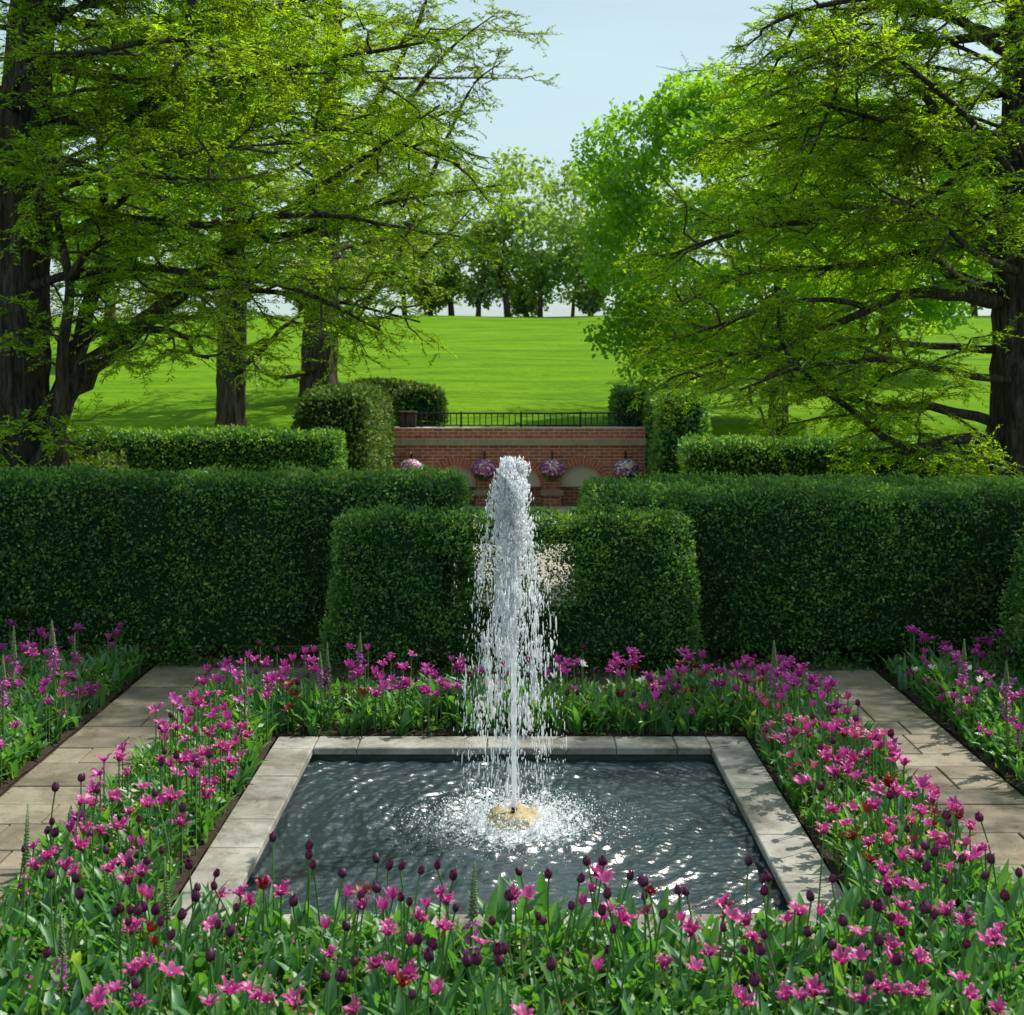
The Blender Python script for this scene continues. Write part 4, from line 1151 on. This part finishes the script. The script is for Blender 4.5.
def bloom(kind, seed):
    rs = random.Random(seed)
    V, Fq, T = [], [], []
    def put(p):
        b = len(V); V.extend(p[0]); T.extend(p[2]); Fq.extend([tuple(b + i for i in f) for f in p[1]])
    if kind == 'cup':       # closed egg-shaped bloom
        a = rs.uniform(.85, 1.1)
        for k in range(6):
            o = .0028 * (k % 2)
            put(petal([(.002, 0), (.0145 * a + o, .006), (.0205 * a + o, .018), (.0198 * a + o, .033), (.0155 * a + o, .045), (.0105 + rs.uniform(-.002, .005), .052 + rs.uniform(-.004, .004))], .0235, k * math.pi / 3 + rs.uniform(-.12, .12), .0022, .42, seed * 10 + k))
    elif kind == 'goblet':  # half-open
        for k in range(6):
            f = rs.uniform(.8, 1.2)
            put(petal([(.002, 0), (.016, .007), (.024, .021), (.027 * f, .037), (.031 * f, .052), (.038 * f, .062)], .030, k * math.pi / 3 + rs.uniform(-.15, .15), .003, .45, seed * 10 + k))
    elif kind == 'star':    # wide open, pointed
        for k in range(6):
            f = rs.uniform(.75, 1.25); up = rs.uniform(.4, 1.3)
            put(petal([(.002, 0), (.015, .008), (.028 * f, .022 * up), (.041 * f, .034 * up), (.053 * f, .038 * up), (.064 * f, .034 * up)], .032, k * math.pi / 3 + rs.uniform(-.25, .25), .005, .35, seed * 10 + k, rs.uniform(-.25, .25)))
    elif kind == 'double':  # ragged double bloom
        for k in range(15):
            f = rs.uniform(.45, 1.35); up = rs.uniform(.5, 1.7)
            put(petal([(.002, 0), (.013, .008), (.024 * f, .024 * up), (.034 * f, .036 * up), (.045 * f, .043 * up), (.055 * f, .038 * up)], .026, k * 2 * math.pi / 15 * 4 + rs.uniform(-.3, .3), .007, .35, seed * 10 + k, rs.uniform(-.4, .4)))
    return np.array(V), np.array(Fq), np.array(T)

BLOOMS = {}
for col, kinds in {'pink': ('star', 'double', 'double', 'goblet', 'double', 'double', 'star', 'double', 'double'), 'magenta': ('goblet', 'double', 'star', 'goblet', 'double'),
                   'varieg': ('goblet', 'star', 'double'), 'dark': ('cup', 'cup', 'cup', 'cup', 'cup'), 'red': ('goblet', 'star', 'double'), 'white': ('double', 'goblet')}.items():
    BLOOMS[col] = []
    for i, kd in enumerate(kinds):
        v, f, t = bloom(kd, hash_ if False else (i + 1) * 31 + len(col) * 7)
        BLOOMS[col].append((np_mesh('bloom', v, f, M[col], t, smooth=True), v, f, t))
STEMS = []
for k in range(3):
    g = Geo(); a = random.uniform(0, 6.28); e = .03
    pts = [(e * math.sin(math.pi * t) * math.cos(a), e * math.sin(math.pi * t) * math.sin(a), t) for t in np.linspace(0, 1, 6)]
    g.tube(pts, [.0042, .004, .0036, .0034, .0032, .0036], 6, cap=False)
    STEMS.append(g.mesh('stem', M['tstem'], True))
LEAVES = []
for k in range(4):
    V, Fx, pv = blade_arrays(np.zeros((1, 3)), np.array([0.0]), np.array([random.uniform(.15, .45)]), np.array([random.uniform(.3, 1.1)]), np.array([random.uniform(.22, .32)]), np.array([random.uniform(.035, .055)]), 6)
    LEAVES.append(np_mesh('leaf', V, Fx, M['tleaf'], np.full(len(V), random.uniform(.35, .75)), smooth=True))

PINK = """80,806 93,808 112,801 130,815 171,801 214,786 117,829 101,835 140,846 182,826 34,849 48,859 36,870 66,871 73,876 110,871 126,862 142,877 142,894 148,899 136,927 131,935 145,966 132,976 114,992 97,1010 140,1005 170,976 230,994 247,992 209,1005 211,927 220,897 241,897 250,905 81,850 142,789 130,884
281,895 346,896 363,910 383,910 393,899 325,929 387,927 388,936 330,957 427,907 441,897 446,905 420,922 445,931 482,945 377,968 392,975 407,980 436,994 295,1000 258,1000 263,886
515,899 527,897 582,905 591,892 604,882 597,878 609,911 604,920 621,922 598,970 691,935 709,956 696,971 724,904 732,919 748,926 738,997 744,1006 682,921 753,942
799,784 834,813 845,826 824,834 869,846 878,792 897,797 923,787 914,799 888,826 920,814 933,804 874,809 970,830 954,811 934,841 949,840 917,860 903,860 949,870 973,859 980,854 883,875 887,887 915,890 898,886 903,911 900,925 880,912 860,936 820,915 800,916 787,922 795,910 947,916 967,926 893,951 894,965 859,959 843,965 960,981 970,1000 1000,932 995,942 990,946 889,995 905,996 863,1005 787,1000 802,1001 815,995 998,1012 918,964 878,990
793,736 808,738 813,727 823,729 831,733 840,730 845,736 806,730 858,731 848,699 869,758 844,755 826,762 890,749 891,756 895,762 904,766 873,741 855,779 836,776 784,776 802,784 806,781 794,767 782,745 872,783 923,787 877,792 895,795 937,799 765,733
202,709 194,700 209,735 221,748 204,757 242,731 246,738 241,756 215,764 230,764 200,768 156,711 165,733 166,741 187,760 180,764 119,762 170,767 194,699 198,706 191,716 226,752 236,745 178,776 205,786 232,778 150,806 205,800"""
SHADED_PINK = """811,684 818,688 827,686 809,693 822,699 811,706 829,708 837,709 790,679 794,686 782,700 776,677 765,672 747,664 744,680 800,677 831,687
924,654 923,661 927,665 912,676 962,680 960,688 941,693 953,700 962,705 960,716 924,702 898,697 973,737 977,731 974,694 969,704 1013,701 1021,695 1009,722 1019,731 958,658 948,652 930,686 969,751
630,654 635,663 628,667 634,655 567,667 564,674 616,671 621,677 610,673 653,691 656,699 669,676 667,683 682,673 706,672 720,674 743,680 716,687 724,686 737,692 733,677 747,663 738,669 702,658 689,660 763,672 776,677 789,680 795,686 786,691 781,699 752,693 573,690 643,710 677,690 664,691 695,718
256,660 234,671 215,681 204,685 210,696 219,695 240,702 267,700 269,692 293,661 284,666 310,664 305,654 314,652 284,674 280,681 321,671 349,650 349,667 359,656 368,650 359,672 383,667 376,697 383,689 392,689 400,690 403,671 406,686 425,667 428,674 436,679 441,686 447,690 458,689 422,694 429,694 437,696 461,668 392,681 411,656 241,664 272,682 235,676
20,686 46,685 68,679 74,662 67,697 74,700 61,695 80,694 88,691 96,689 92,695 84,698 49,705 69,718 15,728 1,747 31,657 21,649 30,647 45,655 13,667 19,672 8,659 62,687 45,639 4,684"""
VAR = "746,741 761,701 766,706 787,722 802,722 770,726 775,740 884,736 876,748 851,769 813,768 854,738 793,757 853,809 934,838 887,845 918,962"
DARK = """81,782 55,792 97,794 52,825 54,837 46,834 90,838 181,812 155,797 107,854 162,854 147,865 129,867 189,869 51,879 76,883 81,899 115,917 122,912 131,914 145,912 155,915 138,916 127,926 160,926 179,920 170,940 215,877 197,892 215,890 196,902 236,911 217,929 229,937 46,958 136,989 24,853 139,822 210,962
273,842 308,850 309,859 313,869 343,878 378,863 388,870 400,870 420,875 437,869 453,880 380,892 401,901 409,906 455,912 493,925 510,900 418,945 433,950 430,962 353,966 328,981 340,982 411,1000 478,964 505,954 500,966 498,956 293,907 360,900 468,967
521,875 549,878 588,866 604,865 579,882 629,880 643,887 644,900 606,899 661,918 687,896 679,896 539,920 544,925 612,933 602,916 748,866 762,883 763,895 745,954 760,955 765,939 754,987 551,971 572,910 724,932
981,821 945,819 948,827 927,850 933,856 960,863 926,872 982,879 991,864 1019,877 832,883 811,902 844,926 808,937 830,950 877,911 866,909 887,895 933,919 927,914 1005,901 965,947 879,946 869,984 897,965 967,921 946,884 771,881 890,799 890,920
858,706 855,721 891,737 820,751 833,744 820,791 813,719 634,697 583,650 650,682 672,695 579,677 567,696 577,695 722,706 719,663
256,674 217,668 307,678 343,692 260,646 277,653 375,681 365,664 457,703 239,738 210,758 171,718 165,754 177,759 161,766 74,681 33,637 196,768 160,730"""
RED = "155,945 149,932 363,894 402,987 264,888 650,894 646,914 726,911 889,787 867,812 934,825 854,840 913,842 872,865 958,819 935,814 890,788 844,737 620,698 635,669 700,677 685,693 695,668 760,682 681,667 692,692 362,694 291,685 288,710 294,695"
WHITE = "933,670 916,672 980,682 971,670 582,667 555,678 642,682"
def parse(s): return [tuple(map(float, p.split(','))) for p in s.split()]

def place(u, v, prefer):
    """stand a bloom seen at (u, v) in a bed: returns bloom point and bed"""
    for hz in prefer:
        Y = F * (H - hz) / (v - HV); x = (u - 512) * Y / F
        b = in_bed(x, Y)
        if b: return Vector((x, Y, hz)), b
    best = None
    for hz in prefer:
        Y = F * (H - hz) / (v - HV); x = (u - 512) * Y / F
        for nm, (x0, x1, y0, y1) in BEDS.items():
            bx, by = min(max(x, x0 + .03), x1 - .03), min(max(Y, y0 + .03), y1 - .05)
            d = math.hypot(bx - x, by - Y)
            if best is None or d < best[0]: best = (d, Vector((x, Y, hz)), nm, bx, by)
    hz = min(.24, max(.14, best[1].z))
    return Vector((best[3], best[4], hz)), best[2]

items = []
for col, lst in (('pink', parse(PINK)), ('magenta', parse(SHADED_PINK)), ('varieg', parse(VAR)), ('dark', parse(DARK)), ('red', parse(RED)), ('white', parse(WHITE))):
    for (u, v) in lst:
        tall = random.uniform(.40, .47) if col == 'dark' else random.uniform(.33, .43)
        p, b = place(u, v, [tall, .38, .34, .30, .27, .44, .24, .2, .17, .14, .5])
        items.append((col, p, b))
# a few more blooms between the ones read off the photograph
for nm, col, cnt in (('front', 'pink', 12), ('left', 'pink', 8), ('right', 'pink', 10), ('front', 'dark', 6), ('right', 'dark', 6), ('back', 'magenta', 70), ('outer_left', 'magenta', 75), ('outer_right', 'magenta', 75), ('left', 'magenta', 26), ('right', 'varieg', 10), ('right', 'pink', 8), ('back', 'dark', 14), ('outer_right', 'dark', 12), ('outer_left', 'dark', 10)):
    x0, x1, y0, y1 = BEDS[nm]
    if nm == 'front': y0, y1 = 3.95, 4.8
    if nm == 'outer_left' : x0, y0 = -4.0, 6.3
    if nm == 'outer_right': x1, y0 = 4.0, 6.3
    for k in range(cnt):
        items.append((col, Vector((random.uniform(x0 + .1, x1 - .1), random.uniform(y0 + .1, y1 - .1), random.uniform(.26, .38))), nm))

LAB = {'pink': 'bright pink ragged tulip', 'magenta': 'magenta tulip', 'varieg': 'pink tulip with white petal edges', 'dark': 'dark purple tulip', 'red': 'deep red tulip', 'white': 'white tulip'}
BEDL = {'front': 'among the leaves in front of the pool', 'left': 'in the strip between the sunlit path and the pool', 'right': 'in the strip between the dappled path and the pool',
        'back_l': 'in the bed behind the pool, on the leaning-tree side of the jet', 'back_r': 'in the bed behind the pool, on the straight-tree side of the jet',
        'outer_left': 'in the outer bed below the long hedge, across the path from the pool', 'outer_right': 'in the dim outer bed by the rounded hedge end'}
def tulip(col, p, b, own_leaves=True):
    mesh, v_, f_, t_ = random.choice(BLOOMS[col])
    tilt = Euler((random.gauss(0, .09), random.gauss(0, .09), 0)).to_matrix()
    h = p.z - .02
    base = p - tilt @ Vector((0, 0, h))
    bb = 'back_l' if b == 'back' and p.x < 0 else 'back_r' if b == 'back' else b
    key, where = bb, BEDL[bb]
    if col == 'dark' and b == 'front' and p.y > 4.72:
        key, where = 'front_tall', 'on a tall bare stem, its head against the pool water'
    root = thing('tulip', LAB[col] + ' ' + where, 'tulip', base, LAB[col] + 's ' + where)
    root.rotation_euler = tilt.to_euler()
    o = link('bloom', mesh, root); o.location = (0, 0, h); o.rotation_euler = (random.gauss(0, .18), random.gauss(0, .18), random.uniform(0, 6.28))
    s = random.uniform(.8, 1.2) * (.67 if col == 'dark' else .60); o.scale = (s, s, s)
    o = link('stem', random.choice(STEMS), root); o.scale = (1, 1, h); o.rotation_euler = (0, 0, random.uniform(0, 6.28))
    if own_leaves:
        for k in range(2):
            o = link('leaf', random.choice(LEAVES), root); o.rotation_euler = (0, 0, random.uniform(0, 6.28))
            s = random.uniform(.7, 1.05) * min(1, h / .3); o.scale = (s, s, s)
    return root

big = [i for i in items if i[0] in ('pink', 'magenta', 'varieg')]
# the largest-looking ones stand alone, the rest of the far blooms read as one mass
order = sorted(items, key=lambda i: i[1].y)
LIMIT = 300
solo, mass = order[:LIMIT], order[LIMIT:]
solo += [i for i in mass if i[0] in ('red', 'white')][:0]
for (col, p, b) in solo:
    tulip(col, p, b)
cols = ['pink', 'magenta', 'varieg', 'dark', 'red', 'white']
Vs, Fs, Ts, Ms = [], [], [], []
off = 0
def push(V, Fq, T, mi):
    global off
    Vs.append(V); Fs.append(Fq + off); Ts.append(T); Ms.append(np.full(len(Fq), mi)); off += len(V)
sv = np.array([(math.cos(a) * .0036, math.sin(a) * .0036, z) for z in (0, 1) for a in (0, 1.57, 3.14, 4.71)]); sf = np.array([(k, (k + 1) % 4, 4 + (k + 1) % 4, 4 + k) for k in range(4)])
for (col, p, b) in mass:
    _, v, f, t = random.choice(BLOOMS[col])
    a = random.uniform(0, 6.28); rot = np.array(Euler((random.gauss(0, .2), random.gauss(0, .2), a)).to_matrix())
    s = random.uniform(.58, .82) * (.75 if col == 'white' else 1)
    push((v * s) @ rot.T + np.array(p[:]), f, t, cols.index(col))
    push(sv * np.array([1, 1, p.z - .02]) + np.array([p.x, p.y, .02]), sf, np.full(8, .5), 6)
o = link('tulip_blooms', np_mesh('tulip_blooms', np.concatenate(Vs), np.concatenate(Fs), [M[c] for c in cols] + [M['tstem']], np.concatenate(Ts), np.concatenate(Ms), True))
tag(o, 'drifts of shade-toned pink and dark tulips in the far flower beds', 'tulips', kind='stuff')

# --- foxglove-like flower spikes
def spike_template(seed, bells, budlen):
    rs = random.Random(seed)
    gs = Geo(); gs.tube([(0, 0, 0), (.006, 0, .3), (0, .004, .7), (0, 0, 1.0)], [.007, .006, .005, .002], 6)
    P, D, S = [], [], []
    for k in range(90):
        t = k / 90; a = k * 2.4
        z = 1.0 - budlen * (1 - t) ** 1.0
        P.append((math.cos(a) * .010 * (1.15 - t), math.sin(a) * .010 * (1.15 - t), z)); D.append((math.cos(a), math.sin(a), .9)); S.append(.028 * (1.1 - .8 * t))
    P, D, S = np.array(P), np.array(D), np.array(S)
    bv, bf = blobs(P + nrm(D) * S[:, None] * .35, S * .3, np.full(len(P), 1.7), D)
    Pb, Db = [], []
    for k in range(bells):
        a = k * 2.4 + rs.uniform(-.2, .2); z = 1.0 - budlen - (k / max(bells, 1)) * .26
        for j in range(4):
            Pb.append((math.cos(a) * .012, math.sin(a) * .012, z)); Db.append((math.cos(a + rs.uniform(-.5, .5)), math.sin(a + rs.uniform(-.5, .5)), rs.uniform(-.7, .2)))
    Pb, Db = np.array(Pb), np.array(Db)
    n = len(Pb)
    pv, pf = leaf_quads(Pb, Db, rng.normal(0, 1, (n, 3)), np.full(n, .040), np.full(n, .022), .2)
    n = 26
    zz = rng.uniform(.05, .55, n); a = rng.uniform(0, 6.28, n)
    lv, lf = leaf_quads(np.stack([0 * a, 0 * a, zz], axis=1), np.stack([np.cos(a), np.sin(a), rng.uniform(.1, .9, n)], axis=1), np.tile([0, 0, 1.0], (n, 1)) + rng.normal(0, .2, (n, 3)), rng.uniform(.07, .13, n), rng.uniform(.018, .03, n), -.05)
    return [('stem', gs.mesh('stem', M['tstem'], True)), ('buds', np_mesh('buds', bv, bf, M['bud'], rng.random(len(bv)), smooth=True)),
            ('bells', np_mesh('bells', pv, pf, M['bell'], np.repeat(rng.random(len(pv) // 4), 4))), ('leaves', np_mesh('leaves', lv, lf, M['filler'], np.repeat(rng.random(len(lv) // 4), 4)))]
SP = [spike_template(3, 16, .30), spike_template(5, 26, .22), spike_template(9, 7, .42)]
spikes = [(469, 857, .66, 0, 'tall green foxglove spike with pink bells rising before the pool water'),
          (22, 801, .62, 2, 'dark seed-like flower spike standing against the sunlit paving'),
          (62, 908, .52, 0, 'pale pink foxglove spike near the bottom of the sunlit strip'),
          (171, 850, .58, 2, 'thin green foxglove spike beside the pale coping stones'),
          (13, 623, .72, 0, 'foxglove spike at the picture edge in front of the long hedge'),
          (57, 618, .76, 1, 'tallest purple foxglove spike in the outer bed below the long hedge'),
          (72, 632, .70, 0, 'short-tipped foxglove spike beside the tallest purple one'),
          (2, 653, .66, 1, 'purple foxglove spike cut by the picture edge over the outer bed'),
          (101, 656, .60, 2, 'green leaning foxglove spike next to the paved path corner'),
          (358, 630, .72, 1, 'tall purple foxglove spike in front of the low hedge block'),
          (328, 641, .66, 0, 'foxglove spike with thin green tip beside a clump of pink bells'),
          (321, 650, .62, 1, 'bushy pink foxglove spike in the bed behind the pool'),
          (246, 656, .60, 2, 'plain green foxglove spike at the end of the bed behind the pool'),
          (776, 638, .72, 1, 'tall foxglove spike in front of the dark hedge skirt'),
          (791, 690, .56, 0, 'foxglove spike above the pink and white tulips'),
          (865, 712, .52, 2, 'short thick green foxglove spike against the dappled path'),
          (961, 636, .74, 1, 'tallest foxglove spike in the shaded outer bed'),
          (942, 650, .68, 1, 'purple foxglove spike beside the white tulips in the shade'),
          (1006, 658, .66, 1, 'purple foxglove spike in front of the rounded hedge end'),
          (1018, 710, .5, 0, 'low pale foxglove spike at the picture edge above the dappled path')]
for (u, v, hz, kind, lab) in spikes:
    p, b = place(u, v, [hz, hz - .05, hz + .05, hz - .1, hz + .1, hz - .15])
    root = thing('foxglove', lab, 'foxglove', (p.x, p.y, .02), 'foxglove spikes in the flower beds')
    h = p.z - .02
    for nm, me in SP[kind]:
        o = link(nm, me, root); s = h * .98; o.scale = (s if nm != 'stem' else 1, s if nm != 'stem' else 1, s)
    root.rotation_euler = (random.gauss(0, .03), random.gauss(0, .03), random.uniform(0, 6.28))

# ------------------------------------------------------------------ light, sky, camera
w = bpy.data.worlds.new('World'); bpy.context.scene.world = w; w.use_nodes = True
nt = w.node_tree; nt.nodes.clear()
out = N(nt, 'ShaderNodeOutputWorld'); bg = N(nt, 'ShaderNodeBackground')
sky = N(nt, 'ShaderNodeTexSky', sky_type='NISHITA'); sky.sun_disc = False
sky.sun_elevation = SUN_EL; sky.sun_rotation = SUN_AZ
sky.air_density = 1.1; sky.dust_density = 2.2; sky.ozone_density = 1.2
tc = N(nt, 'ShaderNodeTexCoord')
mp = N(nt, 'ShaderNodeMapping'); mp.inputs['Scale'].default_value = (1.2, 1.2, 4.5)
nt.links.new(tc.outputs['Generated'], mp.inputs['Vector'])
cn = noise(nt, 1.6, 6, .55, mp.outputs['Vector'], .5)
cf = N(nt, 'ShaderNodeMapRange'); cf.inputs['From Min'].default_value = .35; cf.inputs['From Max'].default_value = .7
cf.inputs['To Min'].default_value = .4; cf.inputs['To Max'].default_value = .8
nt.links.new(cn.outputs['Fac'], cf.inputs['Value'])
col = mix(nt, cf.outputs[0], sky.outputs['Color'], (5.6, 7.5, 7.6))
nt.links.new(col, bg.inputs['Color']); bg.inputs['Strength'].default_value = .09
nt.links.new(bg.outputs[0], out.inputs['Surface'])

ld = bpy.data.lights.new('sun', 'SUN'); ld.energy = 4.2; ld.angle = R(.53); ld.color = (1, .95, .86)
so = bpy.data.objects.new('sun', ld); C.objects.link(so); so.rotation_euler = SUN.to_track_quat('Z', 'Y').to_euler(); so.location = SUN * 60

cd = bpy.data.cameras.new('camera'); cam = bpy.data.objects.new('camera', cd); C.objects.link(cam)
cam.location = (0, 0, H); cam.rotation_euler = (R(90), 0, 0)
cd.sensor_width = 36; cd.lens = F / 1024 * 36; cd.shift_y = -142.5 / 1024; cd.clip_start = .1; cd.clip_end = 2000
cd.dof.use_dof = True; cd.dof.focus_distance = 8.0; cd.dof.aperture_fstop = 5.6
sc = bpy.context.scene; sc.camera = cam
sc.render.engine = 'CYCLES'
sc.view_settings.view_transform = 'Standard'; sc.view_settings.look = 'None'; sc.view_settings.gamma = 1; sc.view_settings.exposure = .52
sc.cycles.max_bounces = 10; sc.cycles.diffuse_bounces = 6; sc.cycles.glossy_bounces = 3; sc.cycles.transmission_bounces = 6; sc.cycles.transparent_max_bounces = 8
sc.cycles.sample_clamp_indirect = 6
sc.cycles.use_denoising = True
print('QUADS', c1, c2)
